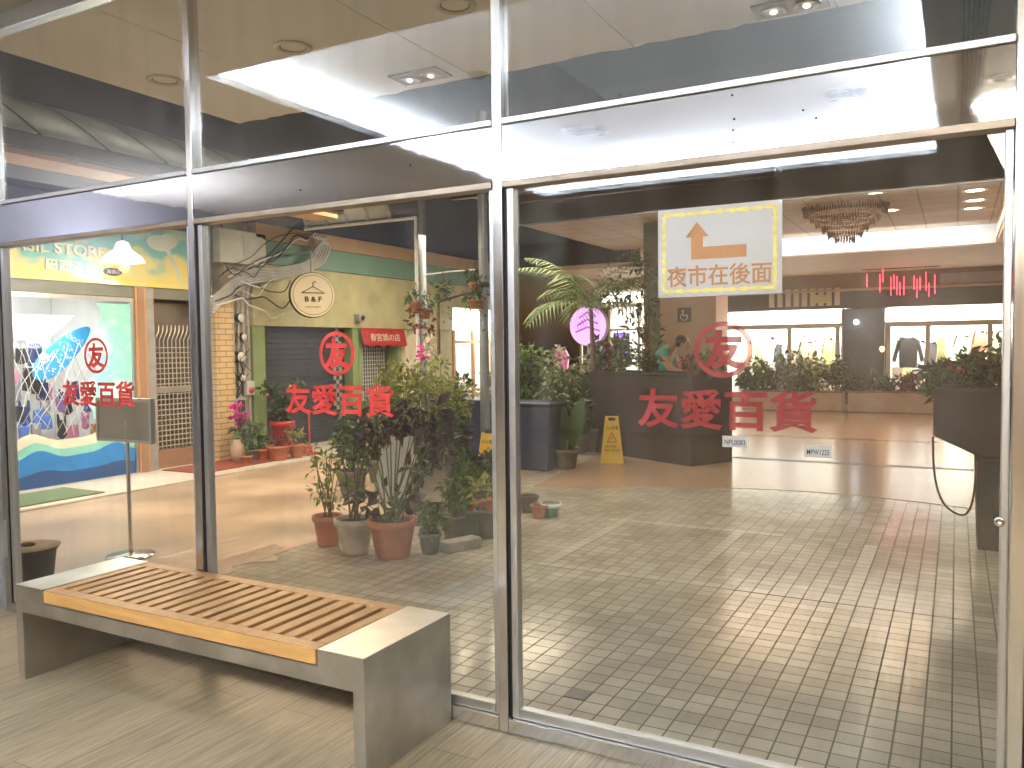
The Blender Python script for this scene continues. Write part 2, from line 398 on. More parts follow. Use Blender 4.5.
M['green_wall'] = mat('green_plaster', (.45,.435,.25), .7, 0, .2, 2.2)
M['teal_wall'] = mat('teal_fascia', (.16,.30,.24), .6, 0, .12, 1.5)
M['tan_wall'] = mat('tan_plaster', (.42,.29,.19), .7, 0, .1, 2)
M['column_green'] = mat('olive_green_paint', (.22,.30,.12), .6, 0, .1, 3)
M['shutter_dark'] = mat('charcoal_shutter', (.035,.042,.05), .4, 0, .25, 4)
M['brown_panel'] = mat('brown_panel', (.34,.20,.11), .5, 0, .1, 3)
M['orange_trim'] = mat('orange_timber', (.52,.28,.13), .5, 0, .1, 4)
M['grille'] = mat('steel_grille', (.60,.56,.48), .35, .8, .1, 5)
M['door_dark'] = mat('dark_steel_door', (.16,.135,.11), .4, .5, .15, 3)
M['meter_grey'] = mat('meter_grey', (.33,.33,.32), .5, .2, .15, 8)
M['meter_glass'] = mat('meter_dial', (.60,.60,.56), .2, 0, .1, 20)
M['box_green'] = mat('mailbox_green', (.06,.075,.065), .5, .1, .2, 6)
M['pipe'] = mat('grey_pipe', (.40,.41,.40), .5, 0, .15, 6)
M['pipe_white'] = mat('white_pipe', (.74,.75,.76), .4, 0, .06, 6)
M['pipe_steel'] = mat('blue_grey_post', (.24,.28,.31), .45, .3, .12, 4)
M['red_mat'] = mat('red_mat', (.26,.06,.04), .9, 0, .2, 20)
M['green_mat'] = mat('green_mat', (.13,.19,.10), .9, 0, .2, 20)
M['red_cloth'] = mat('red_awning_cloth', (.45,.025,.03), .8, 0, .12, 5)
M['red_plastic'] = mat('red_plastic', (.52,.06,.04), .45)
M['disc_face'] = mat('cream_sign_face', (.74,.66,.48), .5, 0, .04, 4)
M['awning_dark'] = mat('dark_awning_steel', (.05,.045,.045), .5, .3, .15, 5)
M['awning_rail'] = mat('rust_brown_rail', (.30,.20,.14), .6, .1, .2, 6)
M['awning_sheet'] = mat('polycarbonate_sheet', (.60,.62,.60), .35, 0, .2, 2.5, .1, trans=.35)
M['awning_under'] = mat('orange_lit_board', (.60,.36,.20), .6, 0, .1, 4)
M['board_grey'] = mat('notice_board_back', (.44,.44,.36), .55, .1, .1, 5)
M['mall_tan'] = mat('mall_tan_ceiling', (.42,.30,.20), .6, 0, .06, 2)
M['mall_brown'] = mat('mall_brown', (.20,.115,.07), .55, 0, .12, 2)
M['mall_dark'] = mat('mall_dark_gallery', (.035,.03,.028), .5, 0, .2, 3)
M['olive_frame'] = mat('shop_frame_olive', (.40,.37,.27), .45, .2, .06, 4)
M['white_lit'] = emis('lit_fascia', (1,.97,.88), 3.0)
M['downlight'] = emis('downlight_glow', (1,.86,.66), 14)
M['lamp_glow'] = emis('lamp_bulb_glow', (1,.93,.80), 18)
M['led_red'] = emis('led_red', (1,.03,.06), 4.0)
M['purple_sign'] = emis('purple_light_sign', (.70,.36,.80), .95)
M['violet_sign'] = emis('violet_screen', (.22,.10,.80), 1.5)
M['spot_white'] = emis('reflected_spot_glow', (.95,.97,1), 30)  # glow of a reflected spot, not a lamp
M['lamp_off'] = mat('dark_lamp_reflector', (.12,.11,.10), .3, .6)
M['lamp_ring'] = mat('lamp_ring', (.50,.47,.42), .35, .6)
M['vent_white'] = mat('vent_white', (.66,.68,.70), .5)
M['crystal'] = mat('brown_crystal', (.07,.045,.04), .3, .2, .4, 40, island=.6)
M['skin'] = mat('skin', (.50,.30,.21), .5); M['hair'] = mat('black_hair', (.012,.01,.01), .4)
M['cyan_cloth'] = mat('turquoise_shirt', (.12,.48,.42), .8, 0, .1, 8); M['dark_cloth'] = mat('dark_trousers', (.03,.035,.05), .85)
M['beige_planter'] = mat('beige_planter', (.36,.27,.19), .6, 0, .12, 4)
M['brick_red'] = mat('brick_red_trough', (.40,.16,.10), .7, 0, .15, 8, .1)
M['concrete_block'] = mat('concrete_block', (.36,.34,.30), .8, 0, .18, 10, .15)

# ================================================================== 1. setting on the camera's side
GY = 2.768                                            # plane of the glass wall
struct('floor', MB().box(-9, -8, -.06, 6, GY - .03, 0), M['vinyl'])
HC = 3.4
TX0, TX1, TY0, TY1 = -4.6, -.18, -3.8, 1.48           # recessed light tray
c = MB()
c.box(-9, -8, HC, TX0, GY + .04, HC + .03); c.box(TX1, -8, HC, 6, GY + .04, HC + .03)
c.box(TX0, -8, HC, TX1, TY0, HC + .03); c.box(TX0, TY1, HC, TX1, GY + .04, HC + .03)
struct('ceiling', c, M['ceiling'])
c = MB().box(TX0 - .3, TY0 - .3, HC + .26, TX1 + .3, TY1 + .3, HC + .32)
for a in ((TX0-.3, TY0-.3, TX0-.25, TY1+.3), (TX1+.25, TY0-.3, TX1+.3, TY1+.3), (TX0-.25, TY0-.3, TX1+.25, TY0-.25), (TX0-.25, TY1+.25, TX1+.25, TY1+.3)):
    c.box(a[0], a[1], HC + .032, a[2], a[3], HC + .258)
struct('ceiling_recess', c, M['white_ceiling'])
c = MB()                                               # white lining of the recess edge
c.box(TX0+.002, TY0, HC-.004, TX0+.012, TY1, HC+.05); c.box(TX1-.012, TY0, HC-.004, TX1-.002, TY1, HC+.05)
c.box(TX0+.014, TY0+.002, HC-.004, TX1-.014, TY0+.012, HC+.05); c.box(TX0+.014, TY1-.012, HC-.004, TX1-.014, TY1-.002, HC+.05)
struct('ceiling_trim', c, M['white_ceiling'])
M['cove_led'] = emis('cove_led', (.86,.93,1), 165)
for i, (a, b, sd) in enumerate((((TX0-.12, TY0, HC+.055), (TX0-.12, TY1, HC+.055), 'left'), ((TX1+.12, TY0, HC+.055), (TX1+.12, TY1, HC+.055), 'right'),
                            ((TX0, TY0-.12, HC+.055), (TX1, TY0-.12, HC+.055), 'far'), ((TX0, TY1+.12, HC+.055), (TX1, TY1+.12, HC+.055), 'near'))):
    t = thing('cove_lamp', 'white strip lamp hidden along the %s edge of the ceiling recess' % {'left':'left','right':'right','far':'back','near':'glass wall side'}[sd], 'strip lamp', a, 'strip lamps of the ceiling recess')
    MB().bar(Vector(a) - Vector((0,0,.015)), Vector(b) - Vector((0,0,.015)), .05, .02).build('lamp_base', M['vent_white'], t)
    MB().bar(a, b, .03, .02).build('lamp_tube', M['cove_led'], t)
w = MB().box(-9, -8.1, 0, 6, -8, HC).build('back_wall', mat('warm_wall', (.52,.42,.33), .7, 0, .25, .7)); tag(w, 'plain warm tan wall closing the room behind the bench', 'wall')
w = MB().box(6, -8, 0, 6.1, GY, HC).build('side_wall', mat('pinkish_wall', (.36,.25,.21), .6, 0, .1, 1)); tag(w, 'pinkish brown side wall of the room on the right', 'wall')
w = MB().box(-9.1, -8, 0, -9, GY, HC).build('side_wall', mat('lavender_wall', (.34,.34,.40), .6, 0, .08, 1)); tag(w, 'lavender grey side wall of the room on the left', 'wall')
# ribbed panel left of the first post
t = thing('ribbed_panel', 'pale grey ribbed metal panel left of the first steel post', 'wall panel', (-6.9, GY, 0))
p = MB().box(-9, GY-.02, 0, -4.87, GY+.03, HC)
for i in range(26): p.box(-4.93 - i*.12, GY-.04, .0, -4.88 - i*.12, GY-.022, HC)
p.build('panel_sheet', mat('pale_grey_panel', (.44,.45,.46), .5, .2, .1, 4), t)
MB().box(-5.3, GY-.09, .30, -4.90, GY-.042, .52).build('lock_box', M['alu'], t, .005)

# downlights, vents, slot grille, sprinkler in the ceiling over the bench
def downlight(x, y, z, label, group, glow=None, r=.075):
    t = thing('downlight', label, 'ceiling light', (x, y, z), group)
    MB().lathe([(r*.72, -.004), (r*.78, -.010), (r, -.008), (r*1.02, 0)], (x, y, z), 24).build('ring', M['lamp_ring'], t)
    MB().lathe([(0, .02 if not glow else -.003), (r*.3, .018 if not glow else -.003), (r*.72, -.003)], (x, y, z), 20).build('reflector', glow or M['lamp_off'], t)
downlight(.26, -1.49, HC, 'unlit round downlight in the cream ceiling beside the long slot grille', None, None, .10)
for x, y, wd in ((-3.3,-2.2,'left'), (-.84,-2.2,'right')):
    t = thing('ceiling_vent', 'square white ceiling vent in the %s half of the bright recess' % wd, 'vent', (x, y, HC+.26), 'square vents of the recess')
    MB().box(x-.19, y-.14, HC+.245, x+.19, y+.14, HC+.26).build('frame', M['vent_white'], t, .004)
    g = MB()
    for i in range(3):
        for j in range(2): g.box(x-.165+i*.113, y-.115+j*.12, HC+.236, x-.062+i*.113, y-.005+j*.12, HC+.2448)
    g.build('louvre', mat('vent_louvre', (.30,.32,.34), .4, .3), t)
t = thing('slot_grille', 'long dark slotted air grille in the cream ceiling right of the recess', 'vent', (.08, -.95, HC))
MB().box(.0, -3.0, HC-.012, .16, 1.0, HC-.001).build('frame', M['ceiling'], t)
g = MB()
for i in range(6): g.box(.012+i*.025, -2.98, HC-.016, .024+i*.025, .98, HC-.0125)
g.build('slot', M['lamp_off'], t, kind='stuff')
t = thing('sprinkler', 'small white fire sprinkler under the bright ceiling recess', 'sprinkler', (-2.05,-.17,HC+.26))
MB().lathe([(0,-.05),(.02,-.05),(.02,-.045),(.006,-.04),(.008,-.01),(.035,-.008),(.038,0)], (-2.05,-.17,HC+.26), 14).build('head', M['vent_white'], t)
for x, y, wd in ((-3.34,-.11,'left'),(-.84,.02,'right')):
    t = thing('smoke_detector', 'round dark detector on the bright recess ceiling, %s one' % wd, 'detector', (x,y,HC+.26), 'round detectors on the recess')
    MB().lathe([(0,-.04),(.05,-.035),(.075,-.015),(.08,0)], (x,y,HC+.26), 20).build('housing', M['lamp_off'], t)

# ================================================================== 2. glass wall
gw = thing('glass_wall', 'steel framed glass wall with red lettering facing the arcade', 'glass wall', (-2.3, GY, 0))
PX = (-4.835, -3.215, -1.535, .165)
for i, x in enumerate(PX):
    MB().box(x-.024, GY-.034, 0, x+.016, GY+.028, HC-.002).build('post', M['steel'], gw, .003)
    MB().box(x+.018, GY-.016, .06, x+.029, GY+.016, 2.104).build('gasket', M['dark_gasket'], gw)
    if i < 3:
        a, b = x + .030, PX[i+1] - .026
        MB().box(a, GY-.022, .06, a+.028, GY+.018, 2.103).build('stile', M['alu'], gw, .003)
        MB().box(b-.022, GY-.022, .06, b-.001, GY+.018, 2.103).build('stile', M['alu'], gw, .003)
        MB().box(a+.029, GY-.020, .06, b-.023, GY+.016, .10).build('bottom_rail', M['alu'], gw, .003)
        MB().box(a+.029, GY-.004, .101, b-.023, GY+.004, 2.101).build('glass_pane', M['glass'], gw)
        MB().box(x+.018, GY-.040, 2.106, PX[i+1]-.026, GY+.030, 2.130).build('lower_transom', M['orange_trim'] if False else mat('tan_trim', (.36,.30,.24), .4, .6), gw, .002)
        MB().box(x+.018, GY-.030, 2.132, PX[i+1]-.026, GY+.02, 2.338).build('steel_panel', M['mirror_steel'], gw)
        MB().box(x+.018, GY-.042, 2.340, PX[i+1]-.026, GY+.030, 2.364).build('upper_transom', M['alu'], gw, .003)
        MB().box(x+.018, GY-.004, 2.366, PX[i+1]-.026, GY+.004, 3.30).build('glass_pane', M['upper_glass'], gw)
        MB().box(x+.018, GY-.035, 3.302, PX[i+1]-.026, GY+.035, HC-.003).build('head_rail', M['alu'], gw, .003)
        MB().box(x+.018, GY-.036, 0.001, PX[i+1]-.026, GY+.05, .058).build('sill', M['steel'], gw, .004)
x = PX[3]                                              # next bay, only its edge is in view
MB().box(x+.036, GY-.026, .06, x+.07, GY+.026, 2.103).build('stile', M['alu'], gw)
MB().box(x+.072, GY-.004, .06, x+1.6, GY+.004, 2.103).build('glass_pane', M['glass'], gw)
MB().box(x+.018, GY-.030, 2.088, x+1.6, GY+.02, 2.352).build('steel_panel', M['mirror_steel'], gw)
MB().box(x+.018, GY-.004, 2.354, x+1.6, GY+.004, 3.30).build('glass_pane', M['upper_glass'], gw)
MB().box(x+.018, GY-.05, 0.001, x+1.6, GY+.05, .058).build('sill', M['steel'], gw)
MB().box(x+1.6, GY-.05, 0, 6, GY+.05, HC-.002).build('side_panel', M['ceiling'], gw)
MB().lathe([(.010,0),(.014,.0),(.014,.012),(0,.014)], (.115, GY-.040, .98), 12, 'Y').build('lock', M['steel'], gw)

for px, py in ((732,95),(734,119),(733,130),(733,142),(803,110),(816,118),(560,172),(620,95),(300,190),(410,165)):
    q = at(px, py, Y=GY-.032); MB().lathe([(.0,-.002),(.0028,-.0015),(.0034,0)], q, 10, 'Y').build('rivet', M['dark_gasket'], gw)
def decal(cx, mt, where):
    t = thing('window_lettering', 'red round emblem and four red characters on the %s glass pane' % where, 'lettering', (cx, GY-.006, 1.2), 'red lettering on the glass')
    ring = MB(); n = 48; y = GY - .0065
    for k in range(n):
        a0, a1 = 2*math.pi*k/n, 2*math.pi*(k+1)/n
        q = [(cx + r*math.cos(a), y, 1.485 + r*math.sin(a)*.96) for r, a in ((.082,a0),(.099,a0),(.099,a1),(.082,a1))]
        ring.quad(*q)
    ring.build('emblem_ring', mt, t)
    text_mesh('emblem_character', '友', (cx+.002, GY-.0062, 1.485), (1,0,0), (0,0,1), .135, .132, mt, t, .001, .045)
    text_mesh('lettering', '友愛百貨', (cx, GY-.0062, 1.283), (1,0,0), (0,0,1), .605, .138, mt, t, .001, .026)
decal(-4.0, M['decal_red'], 'left'); decal(-2.362, M['decal_red'], 'middle'); decal(-.69, M['decal_worn'], 'right')

# paper notice
ns = thing('paper_sign', 'white paper notice with yellow border and orange bent arrow on the glass', 'sign', (-.706, GY-.008, 1.66))
MB().box(-.914, GY-.0085, 1.667, -.498, GY-.0065, 1.968).build('sheet', M['paper'], ns)
b = MB()
def wavy(x0, z0, x1, z1):
    n = 26
    for k in range(n):
        f0, f1 = k/n, (k+1)/n
        ax, az, bx, bz = x0+(x1-x0)*f0, z0+(z1-z0)*f0, x0+(x1-x0)*f1, z0+(z1-z0)*f1
        h = .0045 + .0022*math.sin(k*2.1) + random.uniform(0,.002)
        if abs(x1-x0) > abs(z1-z0): b.box(ax, GY-.0098, az-h, bx, GY-.0092, az+h)
        else: b.box(ax-h, GY-.0098, az, ax+h, GY-.0092, bz)
wavy(-.892,1.948,-.520,1.948); wavy(-.892,1.687,-.520,1.687); wavy(-.892,1.69,-.892,1.945); wavy(-.520,1.69,-.520,1.945)
b.build('border', M['paper_yellow'], ns)
ay = GY - .0092
pts = [(-.797,1.792),(-.612,1.792),(-.612,1.833),(-.757,1.833),(-.757,1.868),(-.737,1.868),(-.777,1.918),(-.817,1.868),(-.797,1.868)]
MB().prism([(px, ay, pz) for px, pz in pts], (0,-1,0), .0008).build('arrow', M['ink_orange'], ns)
text_mesh('lettering', '夜市在後面', (-.706, ay, 1.737), (1,0,0), (0,0,1), .352, .072, M['ink_orange'], ns, .0008, .014)
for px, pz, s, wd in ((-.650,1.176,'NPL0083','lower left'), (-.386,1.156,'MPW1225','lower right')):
    t = thing('reflected_plate', 'small reflected white plate with dark characters %s of the red lettering' % ('left under the end' if 'left' in wd else 'right under the last character'), 'plate', (px, GY-.006, pz))  # solid plate on the pane stands in for a reflected licence plate
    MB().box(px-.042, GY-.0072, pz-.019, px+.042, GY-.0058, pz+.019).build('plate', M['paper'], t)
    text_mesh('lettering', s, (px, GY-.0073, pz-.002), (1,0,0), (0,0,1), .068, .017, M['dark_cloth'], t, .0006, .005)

# ================================================================== 3. bench
BX0, BX1, BY0, BY1, BZ = -3.80, -1.775, 2.18, 2.728, .44
bn = thing('bench', 'brushed steel bench with slatted timber seat against the glass wall', 'bench', ((BX0+BX1)/2, (BY0+BY1)/2, 0))
WX0, WX1 = -3.59, -1.985
MB().prism([(BX0,BY0,0),(BX0+.05,BY0,0),(BX0+.05,BY0,BZ-.125),(BX1-.05,BY0,BZ-.125),(BX1-.05,BY0,0),(BX1,BY0,0),(BX1,BY0,BZ),(WX1+.002,BY0,BZ),(WX1+.002,BY0,BZ-.062),(WX0-.002,BY0,BZ-.062),(WX0-.002,BY0,BZ),(BX0,BY0,BZ)], (0,1,0), BY1-BY0).build('frame', M['bench_steel'], bn, .003)
st = MB()
nS = 19; gap = .026; pit = (WX1-WX0-.09)/nS
st.box(WX0+.004, BY0+.003, BZ-.056, WX1-.004, BY0+.062, BZ-.002); st.box(WX0+.004, BY1-.062, BZ-.056, WX1-.004, BY1-.003, BZ-.002)
seat = st.build('seat', M['wood'], bn, .003)
for k in range(nS+1):
    xa = WX0 + .004 + k*(WX1-WX0-.008-(pit-gap))/nS
    MB().box(xa, BY0+.0635, BZ-.056, xa+pit-gap, BY1-.0635, BZ-.0022).build('slat', M['wood'], seat, .003)
MB().box(WX0+.006, BY0-.0005, BZ-.057, WX1-.006, BY0+.0025, BZ-.006).build('front_edge', M['wood_edge'], bn)

# ================================================================== 4. ground of the arcade and the alley
struct('ground', MB().box(-40, GY+.06, -.30, 30, 60, -.16), M['ground'])
struct('plaza_paving', MB().box(-4.42, GY+.05, -.1, 8, 10.84, 0), M['tile'])
struct('alley_pavement', MB().box(-7.75, GY+.05, -.1, -4.421, 24, -.002), M['concrete'])
struct('sidewalk', MB().box(-9.0, GY+.05, -.1, -7.751, 24, .02), M['sidewalk'])
# worn ragged edge where alley paving overlaps the tiles
pts = [(-4.62,2.85)]
for k in range(14): pts.append((-4.36 + .10*math.sin(k*1.9) + random.uniform(-.05,.05), 2.9 + k*.125))
pts += [(-4.62,4.65)]
struct('paving_edge', MB().prism([(a, b2, .001) for a, b2 in pts], (0,0,1), .003), M['concrete'])
struct('mall_floor', MB().box(-4.421, 10.845, -.1, 8, 26, .003), M['mall_floor'])
struct('floor_stripe', MB().box(-4.4, 10.87, .0005, 8, 11.02, .0042), M['stripe_dark'])
struct('floor_stripe', MB().box(-4.4, 13.65, .0005, 8, 13.95, .0042), M['stripe_brown'])
struct('floor_stripe', MB().box(-4.4, 19.05, .0005, 8, 19.35, .0042), M['stripe_dark'])
# polished apron between the tiles and the mall: curved front edge
pts = [(8, 10.86)] + [(x/10, 8.15 + .55*math.sin((x/10+3.2)*.8)) for x in range(60, -44, -4)] + [(-4.40, 10.86)]
struct('polished_apron', MB().prism([(a, b2, .0005) for a, b2 in pts][::-1], (0,0,1), .004), M['mall_floor'])
def tile_strip(x0, y0, x1, y1, m='tile_pale'): struct('pale_tile_row', MB().box(x0, y0, -.05, x1, y1, .0013), M[m])
S9 = .098
def snap(v): return round(v/S9)*S9
tile_strip(snap(-2.5), snap(5.0), 1.0, snap(5.0)+S9*1.0)
tile_strip(snap(-2.5), snap(6.6), snap(-1.2), snap(6.6)+S9)
for xx in (-2.5, -1.55, -.62): tile_strip(snap(xx), snap(5.0)+S9*1.0+.001, snap(xx)+S9, snap(6.6)-.001)
struct('dark_tile', MB().box(snap(-1.47), snap(3.17), -.05, snap(-1.47)+S9, snap(3.17)+S9, .003), M['tile_dark'])
struct('door_mat', MB().box(-8.6, 3.9, .021, -7.9, 5.5, .032), M['green_mat'])
struct('red_door_mat', MB().box(-8.7, 6.85, .021, -8.0, 8.35, .032), M['red_mat'])

# ================================================================== 5. canopy over the glass wall
cs = thing('canopy', 'beige panelled canopy ceiling outside the upper glass panes', 'canopy', (-1.5, 3.9, 3.42))
sm = MB()
edges = [-5.35, -4.25, -3.02, -1.84, -.62, .6, 1.8, 3.0]
for a, b2 in zip(edges, edges[1:]):
    n = 12; ft = []
    for k in range(n+1):
        ft.append((a+.004 + (b2-a-.008)*k/n, 5.08 + random.uniform(-.018,.018)))
    poly = [(a+.004, GY+.05), ] + [] 
    pts = [(a+.004, GY+.06, 3.42)] + [(q[0], q[1], 3.42) for q in ft] + [(b2-.004, GY+.06, 3.42)]
    sm.prism(pts, (0,0,1), .02)
sm.build('panel', M['soffit'], cs)
fr = MB()
for yy in (2.9, 3.9, 4.9): fr.box(-5.35, yy, 3.445, 3.0, yy+.05, 3.50)
fr.build('frame', M['awning_dark'], cs)

for px, py, wd in ((165,80,'left'), (293,47,'middle'), (455,5,'right')):
    q = at(px, py, Z=3.42); downlight(q.x, q.y, 3.419, 'unlit round downlight in the beige canopy outside the glass, %s of three' % wd, 'unlit downlights in the beige canopy', None, .12)
for px, py, wd in ((420,75,'left'), (790,5,'right')):
    q = at(px, py, Z=3.42)
    t = thing('twin_spot', 'rectangular twin spot fitting in the beige canopy, %s of two' % wd, 'ceiling light', q, 'twin spot fittings in the beige canopy')
    MB().box(q.x-.20, q.y-.11, 3.405, q.x+.20, q.y+.11, 3.418).build('frame', mat('brown_fitting', (.30,.26,.17), .4, .3), t, .004)
    for dx in (-.09,.09):
        MB().lathe([(.07,-.012),(.075,-.004),(.03,-.006),(0,-.003)], (q.x+dx, q.y, 3.404), 18).build('lamp', M['lamp_ring'], t)
        MB().ball((q.x+dx, q.y, 3.398), .022, .022, .012, 10, 6).build('bulb', emis('dim_bulb', (1,.95,.75), 2.5), t)
t = thing('wall_fill_light', 'added fill light in a long trough on the lavender side wall', 'wall lamp', (-8.75, -.6, 2.2))  # made-up trough housing the added fill lamp
MB().box(-8.99, -2.15, 2.15, -8.55, .95, 2.19).build('tray', M['alu'], t); MB().box(-8.56, -2.15, 2.191, -8.54, .95, 2.33).build('front', M['alu'], t)

# ================================================================== 6. left street: shops on the plane X = -8.8
FX = -8.8
upper = MB().box(-9.4, GY+.1, 3.31, FX-.02, 24, 8.5).build('upper_facade', M['wall_dark']); tag(upper, 'dark upper storeys above the alley shops', 'building')
pl = MB().box(-9.3, GY+.1, 0, FX-.02, 4.40, 3.30).build('end_wall', M['white_paint']); tag(pl, 'pale wall at the near end of the alley shops', 'wall')

# --- swimwear shop
sw = thing('swimwear_shop', 'brightly lit swimwear shop with painted teal and yellow sign band', 'shop', (FX, 5.6, 0))
SY0, SY1, SZ = 4.45, 6.60, 2.14
room = MB()
room.box(-10.5, SY0, 0, -10.45, SY1, 2.6); room.box(-10.449, SY0, 2.42, FX-.1, SY1, 2.5)
room.box(-10.449, SY0-.05, 0, FX-.1, SY0-.002, 2.6); room.box(-10.449, SY1+.002, 0, FX-.1, SY1+.05, 2.6)
room.build('interior', M['white_paint'], sw)
MB().box(-10.44, SY0, .0, FX-.12, SY1, .02).build('floor', M['sidewalk'], sw)
MB().box(FX-.11, SY0-.02, SZ+.025, FX-.01, 7.74, 2.30).build('lintel', mat('dark_olive_lintel', (.16,.17,.13), .5), sw)
MB().box(FX-.10, SY0-.25, 2.302, FX+.03, 7.74, 3.05).build('sign_band', M['sign_band'], sw, .004)
MB().box(FX-.35, SY0-.25, 2.3, FX-.102, 7.74, 3.3).build('wall', M['wall_dark'], sw)
wf = MB()
wf.box(FX-.06, SY0, SZ-.03, FX, SY1, SZ+.02); wf.box(FX-.06, SY1-.035, .02, FX, SY1, SZ-.031); wf.box(FX-.06, SY0, .02, FX, SY0+.035, SZ-.031)
win = wf.build('window_frame', M['alu'], sw)
MB().box(FX-.034, SY0+.036, .02, FX-.026, SY1-.036, SZ-.031).build('window_pane', M['shop_glass'], win)
text_mesh('sign_lettering', 'BRASIL STORE', (FX+.032, 5.55, at(80,251,X=FX).z), (0,1,0), (0,0,1), 1.30, .125, mat('pale_letters', (.62,.66,.5), .5), sw, .03, .02)
text_mesh('sign_lettering', '巴西泳裝', (FX+.032, at(70,267,X=FX).y, at(70,267,X=FX).z), (0,1,-.04), (0,.12,1), .62, .125, M['pot_white'], sw, .02, .012)
MB().lathe([(0,.012),(.115,.012),(.122,0)], (FX+.031, at(111,272,X=FX).y, at(111,272,X=FX).z), 24, 'X', True, 1, .38).build('badge', M['black'], sw)
text_mesh('badge_lettering', '海灘店', (FX+.044, at(111,272,X=FX).y, at(111,272,X=FX).z), (0,1,0), (0,0,1), .17, .05, M['disc_face'], sw, .003)
mural = MB()                                           # painted palm and surfer shapes at the right of the band
for cy, cz, ry, rz in ((6.98,2.86,.20,.10),(7.1,2.9,.13,.09),(7.55,2.62,.15,.13)):
    mural.lathe([(0,.004),(ry,.003),(ry,0)], (FX+.031, cy, cz), 20, 'X', False, 1, rz/ry)
mural.add([(FX+.033,7.05,2.78),(FX+.033,7.12,2.78),(FX+.033,7.30,2.45),(FX+.033,7.24,2.40)], [(0,1,2,3)])
mural.build('mural', mat('pale_mural', (.55,.62,.50), .5), sw)
def wave(y0, y1, base, amp, ph, x, m, nm, z0=.03):
    n = 40; top = [(x, y0+(y1-y0)*k/n, base + amp*math.sin(ph + 7.2*(y0+(y1-y0)*k/n)) + amp*.4*math.sin(ph*2+13*(y0+(y1-y0)*k/n))) for k in range(n+1)]
    MB().prism([(x, y0, z0)] + top + [(x, y1, z0)], (1,0,0), .002).build(nm, m, sw)
wave(SY0+.04, SY1-.04, .56, .045, 1.0, FX-.0250, mat('cream_film', (.78,.72,.58), .6), 'wave_film')
wave(SY0+.04, SY1-.04, .46, .045, .7, FX-.0220, mat('aqua_film', (.25,.62,.55), .6), 'wave_film')
wave(SY0+.04, SY1-.04, .37, .045, .5, FX-.0190, mat('blue_film', (.02,.22,.62), .6), 'wave_film')
wave(SY0+.04, SY1-.04, .18, .02, .1, FX-.0160, mat('deep_blue_film', (.02,.08,.25), .6), 'wave_film')
pp = []
for k in range(17): pp.append((FX-.0248, 6.12 + .08*math.sin(k*.9) - .16*(k/16), SZ-.06 - k*(1.35/16)))
MB().prism(pp + [(FX-.0248, SY1-.04, .80), (FX-.0248, SY1-.04, SZ-.06)], (1,0,0), .001).build('sea_film', blotch_mat('sea_film', [(.3,(.55,.85,.78)),(.5,(.25,.72,.66)),(.7,(.62,.88,.84))], 3, .5), sw)
# goods in the window
sb = thing('surfboard', 'bright blue surfboard with white script leaning in the lit swimwear window', 'surfboard', (-9.15, 5.6, .9))
ctr = at(62, 352, X=-9.15); ang = R(40); n = 36; L2, W2 = .45, .15
ol = []
for k in range(n):
    a = 2*math.pi*k/n; u = L2*math.cos(a); v2 = W2*math.sin(a)*(1 - .25*math.cos(a))
    ol.append((-9.15, ctr.y + u*math.sin(R(50)) *1.0 - v2*math.cos(R(50)), ctr.z + u*math.cos(R(50)) + v2*math.sin(R(50))))
MB().prism(ol, (1,0,0), .03).build('board', mat('surfboard_blue', (.03,.30,.62), .35), sb, .01)
text_mesh('script', 'Ahoo!', (-9.118, ctr.y+.12, ctr.z+.17), (0,1,-.55), (0,.55,1), .26, .09, M['paper'], sb, .003)
dots = MB()
for k in range(46):
    u, v2 = random.uniform(-.36,.12), random.uniform(-.11,.11)
    dots.lathe([(0,.004),(.012,.003),(.013,0)], (-9.119, ctr.y + u*math.sin(R(50)) - v2*math.cos(R(50)), ctr.z + u*math.cos(R(50)) + v2*math.sin(R(50))), 7, 'X')
dots.build('shell_pattern', M['petal_white'], sb, kind='stuff')
colors = [('black',(.02,.02,.025)),('navy',(.03,.05,.16)),('grey',(.3,.3,.33)),('white',(.75,.74,.72)),('violet',(.25,.12,.4)),('pink',(.75,.25,.4)),('teal',(.08,.4,.4)),('red',(.6,.05,.06)),('blue',(.08,.2,.6)),('orange',(.75,.3,.08))]
CM = {n_: mat('fabric_'+n_, c_, .8, 0, .1, 12) for n_, c_ in colors}
ords = ['first','second','third','fourth','fifth','sixth','seventh','eighth','ninth','tenth','eleventh','twelfth']
def suit(x, y, z, wd, ht, mt, nm, lab, cat, group):
    if random.random() < .6: pts = [(-.42,.05),(-.32,.05),(-.22,-.2),(.22,-.2),(.32,.05),(.42,.05),(.44,-.32),(.34,-.55),(.48,-.84),(.14,-1),(-.14,-1),(-.48,-.84),(-.34,-.55),(-.44,-.32)]
    else: pts = [(-.5,0),(.5,0),(.62,-.8),(.1,-.85),(0,-.4),(-.1,-.85),(-.62,-.8)]
    o = MB().prism([(x, y + a*wd, z + b2*ht) for a, b2 in pts], (1,0,0), .03).build(nm, mt, None, .006)
    return tag(o, lab, cat, group)
rows = [(-9.95,1.66,11,'top',.24),(-9.75,1.36,12,'second',.24),(-9.6,1.14,12,'third',.24),(-9.45,.94,12,'fourth',.22),(-9.25,.72,12,'bottom',.20)]
